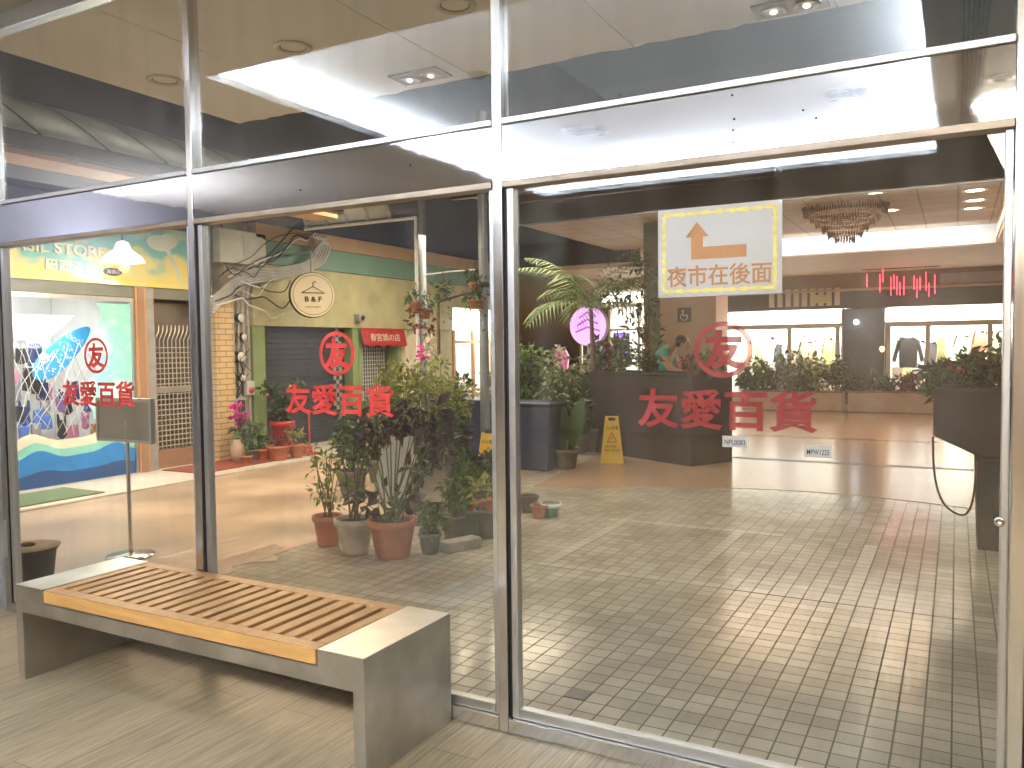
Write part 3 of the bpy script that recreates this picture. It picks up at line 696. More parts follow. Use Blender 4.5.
for ri, (x, z, n_, rn, ht) in enumerate(rows):
    for k in range(n_):
        cn, cc = colors[random.choice((0,0,0,1,1,2,2,3,3,4,5,6,7,8,9))]
        y = 4.72 + (1.62 if ri > 1 else 1.35)*k/(n_-1) + random.uniform(-.03,.03)
        suit(x + random.uniform(-.12,.12), y, z + random.uniform(-.10,.10), random.uniform(.10,.15), ht*random.uniform(.8,1.5), CM[cn], 'swimsuit',
             '%s swimsuit hanging in the lit window, %s from the left in the %s row' % (cn, ords[k], rn), 'swimsuit', 'swimsuits hanging in the lit window')
net = MB()                                             # fishing net draped in the window
for sg in (-1, 1):
    for k in range(-3, 13):
        P = []
        for j in range(8):
            yy, zz = j/7, 1.0
            P.append(at(34 + k*9 + sg*j*6 + random.uniform(-2,2), 348 + j*12 + 5*math.sin(k+j), X=-9.05))
        P = [p_ for p_ in P if 4.6 < p_.y < 6.5]
        if len(P) > 1: net.tube(P, .0035, 5)
tag(net.build('fishing_net', M['petal_white']), 'white fishing net draped behind the swimwear window glass', 'net')
for k, ch in enumerate('泳裝店'):
    q = at(44, 326+k*16, X=FX-.02)
    t = thing('glass_sticker', 'round black and white character sticker on the shop window, %s from the top' % ords[k], 'sticker', q, 'round stickers on the shop window')
    MB().lathe([(0,.003),(.055,.003),(.056,0)], q, 18, 'X').build('disc', M['paper'], t)
    text_mesh('lettering', ch, q + Vector((.004,0,0)), (0,1,0), (0,0,1), .07, .07, M['black'], t, .002)

# --- timber trim and grille gate
tr = MB().box(-9.0, 6.604, .02, FX+.02, 6.75, 2.298).build('door_post', M['orange_trim']); tag(tr, 'orange timber post between the swimwear window and the grille gate', 'post')
MB().box(FX+.021, 6.63, .02, FX+.03, 6.72, 2.29).build('trim', M['brown_panel'], tr)
gt = thing('grille_gate', 'dark steel gate with pale arched grille bars beside the swimwear shop', 'gate', (FX, 7.1, .02))
MB().box(-9.05, 6.755, .02, -9.0, 7.74, 2.298).build('door_leaf', M['door_dark'], gt)
MB().box(-9.0, 6.755, .02, FX, 6.88, 2.298).build('jamb', M['meter_grey'], gt)
MB().box(-8.995, 6.9, .02, FX-.05, 7.72, .25).build('kick_panel', M['brown_panel'], gt)
gl = MB()
for k in range(13):
    yy = 6.93 + k*.062
    gl.tube([(FX-.06, yy, .26), (FX-.06, yy, 1.65), (FX-.03, yy+.03, 1.76), (FX-.06, yy+.06, 1.84)], .008, 6)
for k in range(20): gl.tube([(FX-.055, 6.9, .30+k*.066), (FX-.055, 7.72, .30+k*.066)], .007, 6)
gl.build('grille', M['grille'], gt)
MB().box(FX-.07, 6.9, .98, FX-.03, 7.72, 1.06).build('mid_rail', M['grille'], gt)

# --- yellow brick pier, meters, pipes
bp_ = MB().box(-9.1, 7.75, .02, FX+.10, 8.06, 2.25).build('brick_pier', M['yellow_brick']); tag(bp_, 'yellow brick pier beside the electricity meters', 'pier')
mw = MB().box(-9.1, 8.062, .02, FX-.05, 8.50, 3.30).build('meter_wall', mat('meter_wall', (.48,.40,.28), .8, 0, .2, 5)); tag(mw, 'dirty beige wall strip carrying the electricity meters', 'wall')
for k, (px, py, rr) in enumerate(((238,318,.07),(241,337,.055),(238,357,.08),(240,378,.06))):
    q = at(px, py, X=FX)
    t = thing('electricity_meter', 'round glass electricity meter on the beige wall, %s from the top' % ords[k], 'meter', q, 'electricity meters beside the brick pier')
    MB().box(FX-.05, q.y-rr*1.1, q.z-rr*1.4, FX, q.y+rr*1.1, q.z+rr*1.15).build('backbox', M['meter_grey'], t, .005)
    MB().lathe([(rr,.0),(rr,.05),(rr*.9,.07)], (FX,q.y,q.z), 20, 'X').build('rim', M['black'], t)
    MB().lathe([(rr*.88,.068),(rr*.5,.085),(0,.09)], (FX,q.y,q.z), 20, 'X').build('dial', M['meter_glass'], t)
q = at(236, 405, X=FX+.05)
t = thing('mailbox', 'dark green metal box under the electricity meters', 'mailbox', q)
MB().prism([(FX-.05, q.y-.17, q.z-.16),(FX-.05, q.y-.17, q.z+.14),(FX+.09, q.y-.17, q.z+.06),(FX+.09, q.y-.17, q.z-.16)], (0,1,0), .30).build('body', M['box_green'], t, .006)
MB().prism([(FX-.05, q.y-.19, q.z+.145),(FX+.11, q.y-.19, q.z+.062),(FX+.11, q.y-.19, q.z+.074),(FX-.05, q.y-.19, q.z+.157)], (0,1,0), .34).build('lid', M['meter_grey'], t)
q = at(249, 388, X=FX+.05)
t = thing('valve_box', 'small white and red valve box on the pipe beside the mailbox', 'box', q)
MB().box(FX+.0, q.y-.07, q.z-.10, FX+.09, q.y+.07, q.z+.10).build('body', M['paper'], t, .006)
MB().lathe([(.04,0),(.04,.02),(0,.025)], (FX+.091, q.y, q.z-.03), 14, 'X').build('dial', M['red_plastic'], t)
q = at(240, 250, X=FX+.05)
t = thing('junction_box', 'large pale electrical box above the meters', 'electrical box', q)
MB().box(FX-.02, q.y-.42, q.z-.20, FX+.12, q.y+.42, q.z+.26).build('cabinet', mat('pale_box', (.55,.56,.48), .5, .1, .12, 5), t, .01)
MB().box(FX+.121, q.y+.0, q.z-.16, FX+.128, q.y+.36, q.z+.20).build('door', mat('pale_box_door', (.48,.5,.43), .5, .1, .12, 5), t)
t = thing('conduit_bundle', 'bundle of grey conduits curving from the meters up to the awning', 'pipes', at(270, 270, X=FX+.1))
for k in range(6):
    o_ = k*3.0
    P = [at(212, 298+o_*1.0, X=FX+.12), at(245, 272+o_*.9, X=FX+.14), at(280, 268+o_*.7, X=FX+.18), at(306+k*2.4, 262+o_*.3, X=FX+.25), at(318+k*2.2, 246, X=FX+.3), at(320-k*3.2+8, 236, X=FX+.3)]
    fine = []
    for i in range(len(P)-1):
        a, b2 = P[i], P[i+1]; pa = P[max(i-1,0)]; pb = P[min(i+2,len(P)-1)]
        for j in range(5):
            f = j/5
            fine.append(0.5*((2*a) + (b2-pa)*f + (2*pa-5*a+4*b2-pb)*f*f + (3*a-pa-3*b2+pb)*f**3))
    fine.append(P[-1])
    MB().tube(fine, .020, 7).build('conduit', M['pipe'], t)
for k in range(4):
    yy = 8.12 + k*.09
    MB().tube([(FX+.03, yy, .3), (FX+.03, yy, 2.3), (FX+.08, yy, 2.42)], .016, 7).build('riser', M['pipe'], t)

t = thing('cable_tangle', 'tangle of thin black and grey cables above the meters and the pale box', 'cables', at(262, 262, X=FX+.1))
for k in range(11):
    P = []; x_, y_ = random.uniform(214, 236), random.uniform(262, 312)
    for j in range(7):
        P.append(at(x_, y_, X=FX + random.uniform(.10,.22))); x_ += random.uniform(6, 19); y_ += random.uniform(-17, 9)
    fine = []
    for i in range(len(P)-1):
        a, b2 = P[i], P[i+1]; pa = P[max(i-1,0)]; pb = P[min(i+2,len(P)-1)]
        for j in range(4):
            f = j/4; fine.append(0.5*((2*a) + (b2-pa)*f + (2*pa-5*a+4*b2-pb)*f*f + (3*a-pa-3*b2+pb)*f**3))
    MB().tube(fine, random.choice((.006,.008,.011)), 5).build('cable', M['black'] if k % 3 else M['pipe_white'], t)
for k in range(9):
    y_ = random.uniform(308, 380); x_ = random.uniform(229, 246)
    P = [at(x_ + random.uniform(-7,7), y_ + j*11, X=FX + random.uniform(.02,.10)) for j in range(5)]
    MB().tube(P, .006, 5).build('cable', M['black'], t)

# --- green building
gb = thing('green_building', 'olive green shop building with teal fascia behind the round sign', 'building', (FX, 11, 0))
MB().box(-9.0, 8.502, .02, FX, 8.74, 1.86).build('column', M['column_green'], gb, .01)
MB().box(-9.0, 10.70, .02, FX, 10.84, 1.86).build('column', M['column_green'], gb, .01)
MB().box(-9.15, 8.502, 1.862, FX+.02, 13.75, 2.75).build('beam', M['green_wall'], gb)
MB().box(-9.15, 13.752, 2.32, FX+.02, 16.2, 2.75).build('beam', M['green_wall'], gb)
MB().box(-9.15, 8.502, 2.752, FX+.06, 16.2, 3.08).build('fascia', M['teal_wall'], gb)
MB().box(-9.15, 8.502, 3.082, FX+.12, 16.2, 3.30).build('cornice', M['tan_wall'], gb)
sh = MB()
for k in range(22): sh.box(-9.08, 8.75, .03 + k*.083, -9.0 + .012*(k % 2), 10.69, .108 + k*.083)
sh.build('roller_shutter', M['shutter_dark'], gb)
MB().box(-9.15, 12.06, .02, FX-.03, 12.75, 1.86).build('wall', mat('cream_plaster', (.52,.48,.34), .7, 0, .08, 3), gb)
MB().box(-9.15, 12.752, .02, FX-.01, 13.75, 1.86).build('wall', M['green_wall'], gb)
arch = [(FX-.028, 12.15, .05)] + [(FX-.028, 12.42 - .27*math.cos(a), 1.45 + .33*math.sin(a)) for a in [math.pi*k/14 for k in range(15)]] + [(FX-.028, 12.69, .05)]
MB().prism(arch, (1,0,0), .04).build('arched_panel', M['disc_face'], gb)
text_mesh('arch_lettering', '永\n春', (FX+.0135, 12.42, 1.0), (0,1,0), (0,0,1), .14, .42, M['dark_cloth'], gb, .003)
for yy in (10.86, 11.95):
    MB().box(-9.05, yy, .02, FX-.01, yy+.10, 1.86).build('door_jamb', M['column_green'], gb)
MB().box(-9.14, 10.965, .02, -9.1, 11.945, 1.86).build('door_backing', M['shutter_dark'], gb)
dg_ = MB()
for k in range(13): dg_.tube([(-9.04, 11.05+k*.066, .05), (-9.04, 11.05+k*.066, 1.55)], .008, 6)
for k in range(22): dg_.tube([(-9.035, 11.03, .08+k*.068), (-9.035, 11.88, .08+k*.068)], .007, 6)
dg_.build('door_grille', mat('white_grille', (.72,.72,.70), .4, .3), gb)
cloth = MB(); n = 16                                   # valance with scalloped foot
rows_ = []
for j in range(5):
    rows_.append([(FX+.05 + .07*(j/4)**1.3 + .012*math.sin(i*1.7), 10.84 + 1.2*i/n, 1.86 - .30*(j/4) + (0.018*math.sin(i*1.6) if j == 4 else 0)) for i in range(n+1)])
vs = [p_ for r_ in rows_ for p_ in r_]; fs = [(j*(n+1)+i, j*(n+1)+i+1, (j+1)*(n+1)+i+1, (j+1)*(n+1)+i) for j in range(4) for i in range(n)]
cloth.add(vs, fs, True)
va = cloth.build('door_awning', M['red_cloth'], None, recalc=False); tag(va, 'red cloth awning with pale characters over the grille door', 'awning')
va.modifiers.new('thick', 'SOLIDIFY').thickness = .012
text_mesh('awning_lettering', '春宮媽の店', (FX+.112, 11.44, 1.705), (0,1,0), (-.15,0,1), .84, .13, M['disc_face'], va, .004)
cb = MB()
for k in range(20):
    for j in range(3):
        if (k + j) % 2 == 0: cb.box(FX-.09, 10.30+j*.07, .45+k*.07, FX-.085, 10.37+j*.07, .52+k*.07)
tag(cb.build('checked_banner', M['meter_grey']), 'narrow grey checked banner hanging in front of the dark shutter', 'banner')
# round shop sign
q = at(313, 295, X=-8.1)
rs = thing('round_sign', 'round cream shop sign with hanger drawing hung in the alley', 'sign', q)
nrm = Vector((.82,-.57,0)).normalized(); uu = Vector((.57,.82,0)).normalized()
def disc(mb, c, r, n_, t, seg=40): 
    return mb.prism([Vector(c) + uu*r*math.cos(2*math.pi*k/seg) + Vector((0,0,1))*r*math.sin(2*math.pi*k/seg) for k in range(seg)], n_, t)
rq = .325
disc(MB(), q - nrm*.12, rq, nrm, .118).build('case', M['black'], rs, .01)
disc(MB(), q, rq*.97, nrm, .006).build('face', M['disc_face'], rs)
ring = MB()
for k in range(40):
    a0, a1 = 2*math.pi*k/40, 2*math.pi*(k+1)/40
    ring.quad(*[q + nrm*.008 + uu*r_*math.cos(a) + Vector((0,0,r_*math.sin(a))) for r_, a in ((rq*.86,a0),(rq*.88,a0),(rq*.88,a1),(rq*.86,a1))])
ring.build('ring_line', M['black'], rs)
hg = MB(); f_ = q + nrm*.010
hg.tube([f_ + uu*-.16 + Vector((0,0,.03)), f_ + uu*.16 + Vector((0,0,.03)), f_ + Vector((0,0,.12)), f_ + uu*-.16 + Vector((0,0,.03))], .006, 5)
hg.tube([f_ + Vector((0,0,.12)), f_ + Vector((0,0,.18)), f_ + uu*.03 + Vector((0,0,.20)), f_ + uu*.04 + Vector((0,0,.17))], .006, 5)
hg.build('hanger_drawing', M['black'], rs)
text_mesh('sign_lettering', 'B & F', f_ + Vector((0,0,-.06)), uu, (0,0,1), .24, .075, M['black'], rs, .004, .02)
text_mesh('small_lettering', 'fashion clothing', f_ + Vector((0,0,-.17)), uu, (0,0,1), .22, .03, M['meter_grey'], rs, .004)
MB().tube([q - nrm*.06 + Vector((0,0,.32)), q - nrm*.06 + Vector((0,0,.62)), (FX+.03, q.y+.2, q.z+.62)], .018, 8).build('bracket', M['pipe'], rs)
cam_ = thing('security_camera', 'small grey camera box on the green beam', 'camera', at(358, 318, X=FX+.05))
qq = at(358, 318, X=FX+.05)
MB().box(FX+.021, qq.y-.07, qq.z-.06, FX+.14, qq.y+.07, qq.z+.06).build('housing', M['meter_grey'], cam_, .006)
MB().lathe([(.035,0),(.035,.03),(0,.032)], (FX+.141, qq.y, qq.z), 14, 'X').build('lens', M['black'], cam_)

# --- white lit shop further along the alley, and corner shop at the end of the alley
ws = thing('white_shop', 'bright white lit shopfront behind the alley plants', 'shop', (FX, 15, 0))
room = MB(); room.box(-10.8, 13.76, 0, -10.75, 16.18, 2.7); room.box(-10.749, 13.76, 2.62, FX-.1, 16.18, 2.7); room.box(-10.749, 13.76, 0, FX-.05, 13.80, 2.6); room.box(-10.749, 16.14, 0, FX-.05, 16.18, 2.6)
room.build('interior', M['white_paint'], ws)
MB().box(FX-.05, 13.80, .02, FX, 16.14, .55).build('stall_riser', M['tan_wall'], ws)
wfm = MB()
for yy in (13.80, 14.55, 15.32, 16.07): wfm.box(FX-.06, yy, .552, FX, yy+.07, 1.86)
wfm.box(FX-.055, 13.872, 1.60, FX-.005, 16.068, 1.66)
wfr = wfm.build('window_frame', M['orange_trim'], ws)
MB().box(FX-.034, 13.88, .56, FX-.028, 16.06, 1.598).build('window_pane', M['shop_glass'], wfr)
MB().box(FX-.06, 13.82, 1.87, FX-.05, 16.1, 2.3).build('lit_fascia', M['white_lit'], ws)
cw = thing('corner_shop', 'bright white shop at the far end of the alley behind the palm', 'shop', (-7.0, 20, 0))
room = MB(); room.box(-8.75, 22.2, 0, -5.6, 22.25, 3.0); room.box(-8.75, 19.9, 2.92, -5.6, 22.2, 3.0); room.box(-5.65, 19.9, 0, -5.6, 22.2, 2.9)
room.build('interior', M['white_paint'], cw)
MB().box(-8.75, 19.75, 2.5, -5.6, 19.88, 3.3).build('fascia', mat('cream_fascia', (.60,.54,.40), .6), cw)
fm = MB()
for xx in (-8.7, -7.9, -7.1, -6.3, -5.66): fm.box(xx, 19.78, 0, xx+.06, 19.86, 2.498)
fm.box(-8.63, 19.79, 1.9, -5.67, 19.85, 1.95)
wfr = fm.build('window_frame', M['olive_frame'], cw)
MB().box(-8.62, 19.815, .05, -5.68, 19.822, 1.895).build('window_pane', M['shop_glass'], wfr)
MB().box(-8.0, 19.68, 2.62, -6.2, 19.745, 2.86).build('lit_sign', M['white_lit'], cw)
for k, px in enumerate((560, 604, 632)):
    q = at(px, 330, Y=21.2)
    tag(MB().prism([(q.x-.25, 21.2, 1.25),(q.x-.12,21.2,1.5),(q.x+.12,21.2,1.5),(q.x+.25,21.2,1.25),(q.x+.2,21.2,.7),(q.x-.2,21.2,.7)], (0,1,0), .1).build('shirt', CM[['pink','grey','white'][k]], None, .02),
        '%s shirt on display inside the corner shop behind the palm' % ['pink','grey','white'][k], 'shirt', 'shirts on display in the corner shop')

# --- arched awnings over the alley
def awning(name, label, y0, y1, x_low, z_low, x_hi, z_hi, ribs, along='Y'):
    t = thing(name, label, 'awning', ((x_low+x_hi)/2, (y0+y1)/2, z_low))
    def prof(f, y): 
        x = x_low + (x_hi-x_low)*f; z = z_low + (z_hi-z_low)*math.sin(f*math.pi/2)
        return (x, y, z)
    ns = 10; sheet = MB()
    for i in range(ribs):
        a = y0 + (y1-y0)*i/ribs + .02; b2 = y0 + (y1-y0)*(i+1)/ribs - .02
        vs = [prof(k/ns, yy) for k in range(ns+1) for yy in (a, b2)]
        sheet.add(vs, [(2*k, 2*k+1, 2*k+3, 2*k+2) for k in range(ns)], True)
    so = sheet.build('sheet', M['awning_sheet'], t, recalc=False)
    so.modifiers.new('thick', 'SOLIDIFY').thickness = .008
    for i in range(ribs+1):
        yy = y0 + (y1-y0)*i/ribs
        MB().tube([Vector(prof(k/ns, yy)) - Vector((0,0,.02)) for k in range(ns+1)], .018, 7).build('rib', M['awning_dark'], t)
    MB().box(x_low-.05, y0-.05, z_low-.13, x_low+.03, y1+.05, z_low-.02).build('eave_beam', M['awning_dark'], t, .004)
    MB().box(x_hi-.05, y0-.05, z_hi-.10, x_hi+.05, y1+.05, z_hi+.03).build('ridge_rail', M['awning_rail'], t)
    MB().box(x_low-.40, y0-.05, z_low-.17, x_low-.06, y1+.05, z_low-.13).build('eave_board', M['awning_under'], t)
    return t
awning('arched_awning', 'arched polycarbonate awning over the swimwear shop side of the alley', 3.2, 7.1, -6.0, 3.13, -7.4, 3.72, 7)
t = thing('awning_fill_lamp', 'added strip lamp hidden behind the eave beam to brighten the long arched awning', 'strip lamp', (-6.3, 5.2, 3.14))  # added lamp, hidden from view, brightens the awning sheet
MB().box(-6.34, 3.3, 3.10, -6.26, 7.0, 3.125).build('lamp_base', M['alu'], t)
MB().tube([(-6.3, 3.35, 3.145), (-6.3, 6.3, 3.145)], .016, 8).build('lamp_tube', emis('warm_tube', (1,.86,.68), 22), t)
t = thing('arched_awning', 'smaller arched awning with white rail beside the round shop sign', 'awning', (-7.3, 8.9, 3.2))
for i in range(5):
    xx = -7.95 + i*.36
    MB().tube([(xx, 8.72 - .62*math.sin(a)*0 - .75*(1-math.cos(a)), 3.20 + .34*math.sin(a)) for a in [R(90)*k/8 for k in range(9)]], .018, 7).build('rib', M['pipe'], t)
sheet = MB(); ns = 8
sheet.add([(xx, 8.72 - .75*(1-math.cos(R(90)*k/ns)), 3.22 + .34*math.sin(R(90)*k/ns)) for k in range(ns+1) for xx in (-7.95, -6.5)], [(2*k,2*k+1,2*k+3,2*k+2) for k in range(ns)], True)
so = sheet.build('sheet', M['awning_sheet'], t, recalc=False); so.modifiers.new('thick','SOLIDIFY').thickness = .008
MB().tube([(-7.98, 8.72, 3.18), (-6.47, 8.72, 3.18)], .022, 8).build('rail', M['pipe_white'], t)
pw_ = at(419, 420, Y=8.72)
MB().tube([(pw_.x, 8.72, 0), (pw_.x, 8.72, 3.19)], .022, 8).build('leg', M['pipe_white'], t)
MB().tube([(pw_.x, 8.72, 3.18), (-6.47, 8.72, 3.18)], .022, 8).build('rail', M['pipe_white'], t)
# dome lamp
q = at(123, 262, X=-7.7)
dl = thing('pendant_lamp', 'lit white dome lamp hanging in front of the shop sign band', 'lamp', q)
MB().lathe([(.02,.22),(.06,.20),(.085,.13),(.18,.06),(.22,.0),(.212,.0),(.175,.052),(.07,.12)], q, 28).build('shade', mat('white_enamel', (.75,.73,.68), .35, trans=.25), dl)
MB().ball(q + Vector((0,0,.05)), .055, .055, .06).build('bulb', M['lamp_glow'], dl)
MB().tube([q + Vector((0,0,.18)), q + Vector((0,0,.9))], .008, 6).build('cord', M['black'], dl)
l = bpy.data.lights.new('pendant_lamp_light', 'POINT'); l.energy = 30; l.color = (1,.88,.7); l.shadow_soft_size = .05
lo = bpy.data.objects.new('pendant_lamp_light', l); lo.location = Vector((0,0,-.06)); lo.parent = dl; col.objects.link(lo)

# --- notice board stand and bin behind the glass
q0 = at(131, 556, Z=0)
nb = thing('notice_stand', 'grey notice board on a thin steel stand behind the left pane', 'sign stand', q0)
MB().lathe([(.17,0),(.17,.012),(.03,.02),(.0,.02)], q0, 24).build('base', M['steel'], nb)
MB().tube([q0, q0 + Vector((0,0,1.0))], .014, 8).build('pole', M['steel'], nb)
a = at(99, 400, Y=q0.y); b2 = at(152, 441, Y=q0.y)
MB().box(a.x, q0.y-.012, b2.z, b2.x, q0.y+.012, a.z).build('board', M['board_grey'], nb)
fb = MB(); fb.box(a.x-.015, q0.y-.02, a.z-.005, b2.x+.015, q0.y+.02, a.z+.02); fb.box(a.x-.015, q0.y-.02, b2.z-.02, b2.x+.015, q0.y+.02, b2.z-.001)
fb.box(a.x-.016, q0.y-.02, b2.z, a.x-.001, q0.y+.02, a.z-.006); fb.box(b2.x+.001, q0.y-.02, b2.z, b2.x+.016, q0.y+.02, a.z-.006)
fb.build('frame', M['alu'], nb)
q = at(30, 588, Z=0)
bi = thing('waste_tub', 'black plastic tub with cardboard lid behind the bench end', 'bin', q)
MB().lathe([(0,.0),(.13,.0),(.16,.25),(.172,.25),(.172,.27),(.15,.265)], q, 24).build('tub', M['black'], bi)
MB().lathe([(0,.285),(.12,.282),(.185,.272),(.185,.268)], q, 24).build('lid', mat('cardboard', (.42,.33,.22), .8, 0, .2, 8), bi)
MB().ball(q + Vector((.03,-.02,.29)), .05, .04, .012).build('litter', M['soil'], bi)

# ================================================================== 7. plants
def rdir(up=0.2):
    while True:
        v_ = Vector((random.uniform(-1,1), random.uniform(-1,1), random.uniform(-1,1)))
        if .05 < v_.length < 1: break
    v_.normalize(); v_.z += up; return v_.normalized()
def pot(name_mat, q, r, h, parent, soil=True, nm='pot'):
    q = Vector(q)
    MB().lathe([(0,.0),(r*.66,0),(r*.72,h*.1),(r*.92,h*.80),(r*1.02,h*.82),(r*1.06,h*.9),(r*1.04,h),(r*.93,h),(r*.90,h*.88)], q, 28).build(nm, M[name_mat], parent)
    if soil: MB().lathe([(0,h*.90),(r*.5,h*.905),(r*.905,h*.885)], q, 24).build('soil', M['soil'], parent)
def clumps_leaves(mb, clumps, per, L, Wd, up=.25):
    for cpt, rad in clumps:
        cpt = Vector(cpt)
        for _ in range(per):
            d = rdir(up); rr = rad * random.random()**.45
            p_ = cpt + Vector((d.x*rr, d.y*rr, d.z*rr*.8))
            s_ = random.uniform(.6, 1.25)
            mb.leaf(p_, (d + Vector((0,0,-.25)) + rdir(0)*.5), rdir(.6), L*s_, Wd*s_, random.uniform(.05,.45))
def shrub(label, q, ht, spread, leaf, leafsize, potm=None, pr=.14, ph=.22, nst=6, ncl=10, per=26, cat='potted plant', name='potted_plant', group=None, stem='stem', zmin=.25, flower=None, fl_n=0, wide=.45):
    """plant with its own stems rising from the pot and clumps of leaves along them"""
    q = Vector(q); t = thing(name, label, cat, q, group)
    base = q + Vector((0,0, ph*.9 if potm else 0))
    if potm: pot(potm, q, pr, ph, t)
    sm_ = MB(); lf = MB(); cl = []
    for k in range(nst):
        a = random.uniform(0, 2*math.pi); rr = spread*random.random()**.5
        top = base + Vector((math.cos(a)*rr, math.sin(a)*rr, ht*random.uniform(.72,1.0)))
        mid = base + (top-base)*.5 + Vector((random.uniform(-.1,.1)*spread, random.uniform(-.1,.1)*spread, 0))
        b0 = base + Vector((random.uniform(-.3,.3)*pr, random.uniform(-.3,.3)*pr, -.03))
        sm_.tube([b0, mid, top], max(.004, ht*.009), 6, .002)
        for j in range(max(1, ncl//nst)):
            f = random.uniform(zmin, 1.0)
            p_ = mid.lerp(top, (f-.5)*2) if f > .5 else b0.lerp(mid, f*2)
            off = rdir(.1)*spread*wide*random.random()
            cl.append((p_ + off, spread*random.uniform(.22,.42)))
            sm_.tube([p_, p_ + off], .003, 4)
    clumps_leaves(lf, cl, per, leafsize, leafsize*.45)
    sm_.build('stem', M[stem], t)
    lf.build('foliage', M[leaf], t, recalc=False)
    if flower:
        f2 = MB()
        for _ in range(fl_n):
            c_, r_ = random.choice(cl); p_ = Vector(c_) + rdir(.3)*r_
            for k in range(5): f2.leaf(p_, rdir(.2), rdir(.5), .05, .035, .1)
        f2.build('flower', M[flower], t, recalc=False)
    return t
def palm(label, q, ht, nf, FL, leaf='leaf_pale', potm=None, droop=.75, group=None, seed=1, name='palm'):
    rnd = random.Random(seed); q = Vector(q); t = thing(name, label, 'palm', q, group)
    if potm: pot(potm, q, .22, .34, t)
    MB().tube([q + Vector((0,0,.1)), q + Vector((.03,.02,ht*.5)), q + Vector((0,0,ht))], .045, 8, .03).build('trunk', M['stem'], t)
    top = q + Vector((0,0,ht))
    for k in range(nf):
        a = 2*math.pi*k/nf + rnd.uniform(-.25,.25); el = rnd.uniform(.35,1.25)
        d = Vector((math.cos(a)*math.cos(el), math.sin(a)*math.cos(el), math.sin(el)))
        pts = []; p_ = top.copy(); dd = d.copy()
        for i in range(10):
            pts.append(p_.copy()); p_ = p_ + dd*FL/10; dd = (dd + Vector((0,0,-droop*.17))).normalized()
        f = MB(); f.tube(pts, .008, 5, .002)
        for i in range(1, 10):
            dd = (pts[i]-pts[i-1]).normalized(); sd = dd.cross(Vector((0,0,1)))
            sd = sd.normalized() if sd.length > .01 else Vector((1,0,0))
            for sgn in (-1, 1):
                for h_ in (0, .5):
                    ll = FL*.30*math.sin(math.pi*min(.95, (i+h_)/10)*.92+.15)
                    f.leaf(pts[i-1].lerp(pts[i], h_), sd*sgn + dd*.75 + Vector((0,0,-.12)), (0,0,1), max(.08,ll), .022, .3)
        f.build('frond', M[leaf], t, recalc=False)
    return t
# front row: pots on the tiles
q = at(328, 545, Z=0); shrub('small terracotta pot with a thin green shrub, leftmost of the pots by the glass', q, .62, .18, 'leaf_yellow', .07, 'terracotta', .112, .235, 7, 16, 12, zmin=.1)
q = at(355, 553, Z=0)
t = shrub('pale beige pot with a tall thin leafy plant between two terracotta pots', q, .92, .17, 'leaf', .08, 'pot_beige', .142, .262, 5, 14, 11, zmin=.15)
q = at(393, 556, Z=0)
t = thing('potted_plant', 'large terracotta pot with a dark purple leaved shrub', 'potted plant', q)
pot('terracotta', q, .175, .275, t)
sm_ = MB(); lf = MB(); cl = []
for px, py, r_ in ((358,428,.10),(372,418,.11),(385,432,.11),(398,418,.12),(412,428,.12),(424,438,.12),(438,425,.10),(452,436,.10),(404,405,.10),(430,412,.10),(372,440,.08),(362,455,.05),(440,446,.09),(378,500,.11),(366,503,.07),(398,502,.09),(412,470,.06),(390,425,.12),(418,420,.12)):
    c_ = at(px, py, Y=q.y + random.uniform(-.16,.16)); cl.append((c_, r_))
    sm_.tube([q + Vector((random.uniform(-.05,.05), random.uniform(-.05,.05), .23)), q.lerp(c_, .5) + Vector((0,0,.12)), c_], .008, 6, .003)
clumps_leaves(lf, cl, 13, .13, .062, .0)
sm_.build('stem', M['green_stem'], t); lf.build('foliage', M['leaf_purple'], t, recalc=False)
q = at(430, 553, Z=0); shrub('small grey pot of low green leaves right of the large terracotta pot', q, .25, .13, 'leaf', .065, 'pot_grey', .085, .155, 7, 14, 14, zmin=.1)
q = at(453, 540, Z=0); shrub('round grey pot of bushy green leaves in front of the white buckets', q, .32, .16, 'leaf', .065, 'pot_grey', .095, .20, 7, 14, 14, zmin=.1)
a, b2 = at(443, 553, Z=0), at(477, 546, Z=0)
tag(MB().bar(a + Vector((0,0,.04)), b2 + Vector((0,0,.04)), .12, .08).build('concrete_block', M['concrete_block'], None, .008), 'loose concrete block on the tiles beside the grey pots', 'block')
for px, wd in ((470,'left'),(490,'right')):
    q = at(px, 536, Z=0); t = thing('paint_bucket', 'grey tub holding up the brick red trough, %s of the two' % wd, 'bucket', q, 'grey tubs under the trough')
    MB().lathe([(0,0),(.10,0),(.125,.20),(.132,.20),(.132,.22),(.115,.22)], q, 20).build('tub', M['pot_grey'], t)
q = at(481, 533, Z=0); t = thing('plant_trough', 'brick red trough with a low plant resting on grey tubs', 'planter', q + Vector((0,0,.24)))
a, b2 = at(468, 512, Y=q.y), at(500, 505, Y=q.y+.15)
MB().bar(a, b2, .17, .15).build('trough', M['brick_red'], t, .008)
lf = MB(); clumps_leaves(lf, [(a.lerp(b2, f) + Vector((0,0,.16)), .11) for f in (.1,.35,.6,.9)], 26, .08, .035); lf.build('foliage', M['leaf_yellow'], t, recalc=False)
# white panels leaning behind
tag(MB().prism([at(372,500,Y=5.35), at(384,438,Y=5.5), at(412,436,Y=5.5), at(412,498,Y=5.35)], (0,1,0), .02).build('white_board', M['paper']), 'white board leaning behind the purple leaved shrub', 'board')
tag(MB().prism([at(418,502,Y=5.75), at(424,446,Y=5.95), at(446,446,Y=5.95), at(448,502,Y=5.75)], (0,1,0), .02).build('cream_board', mat('cream_board', (.40,.36,.27), .7, 0, .12, 6)), 'dull cream board leaning among the plants right of the white board', 'board')
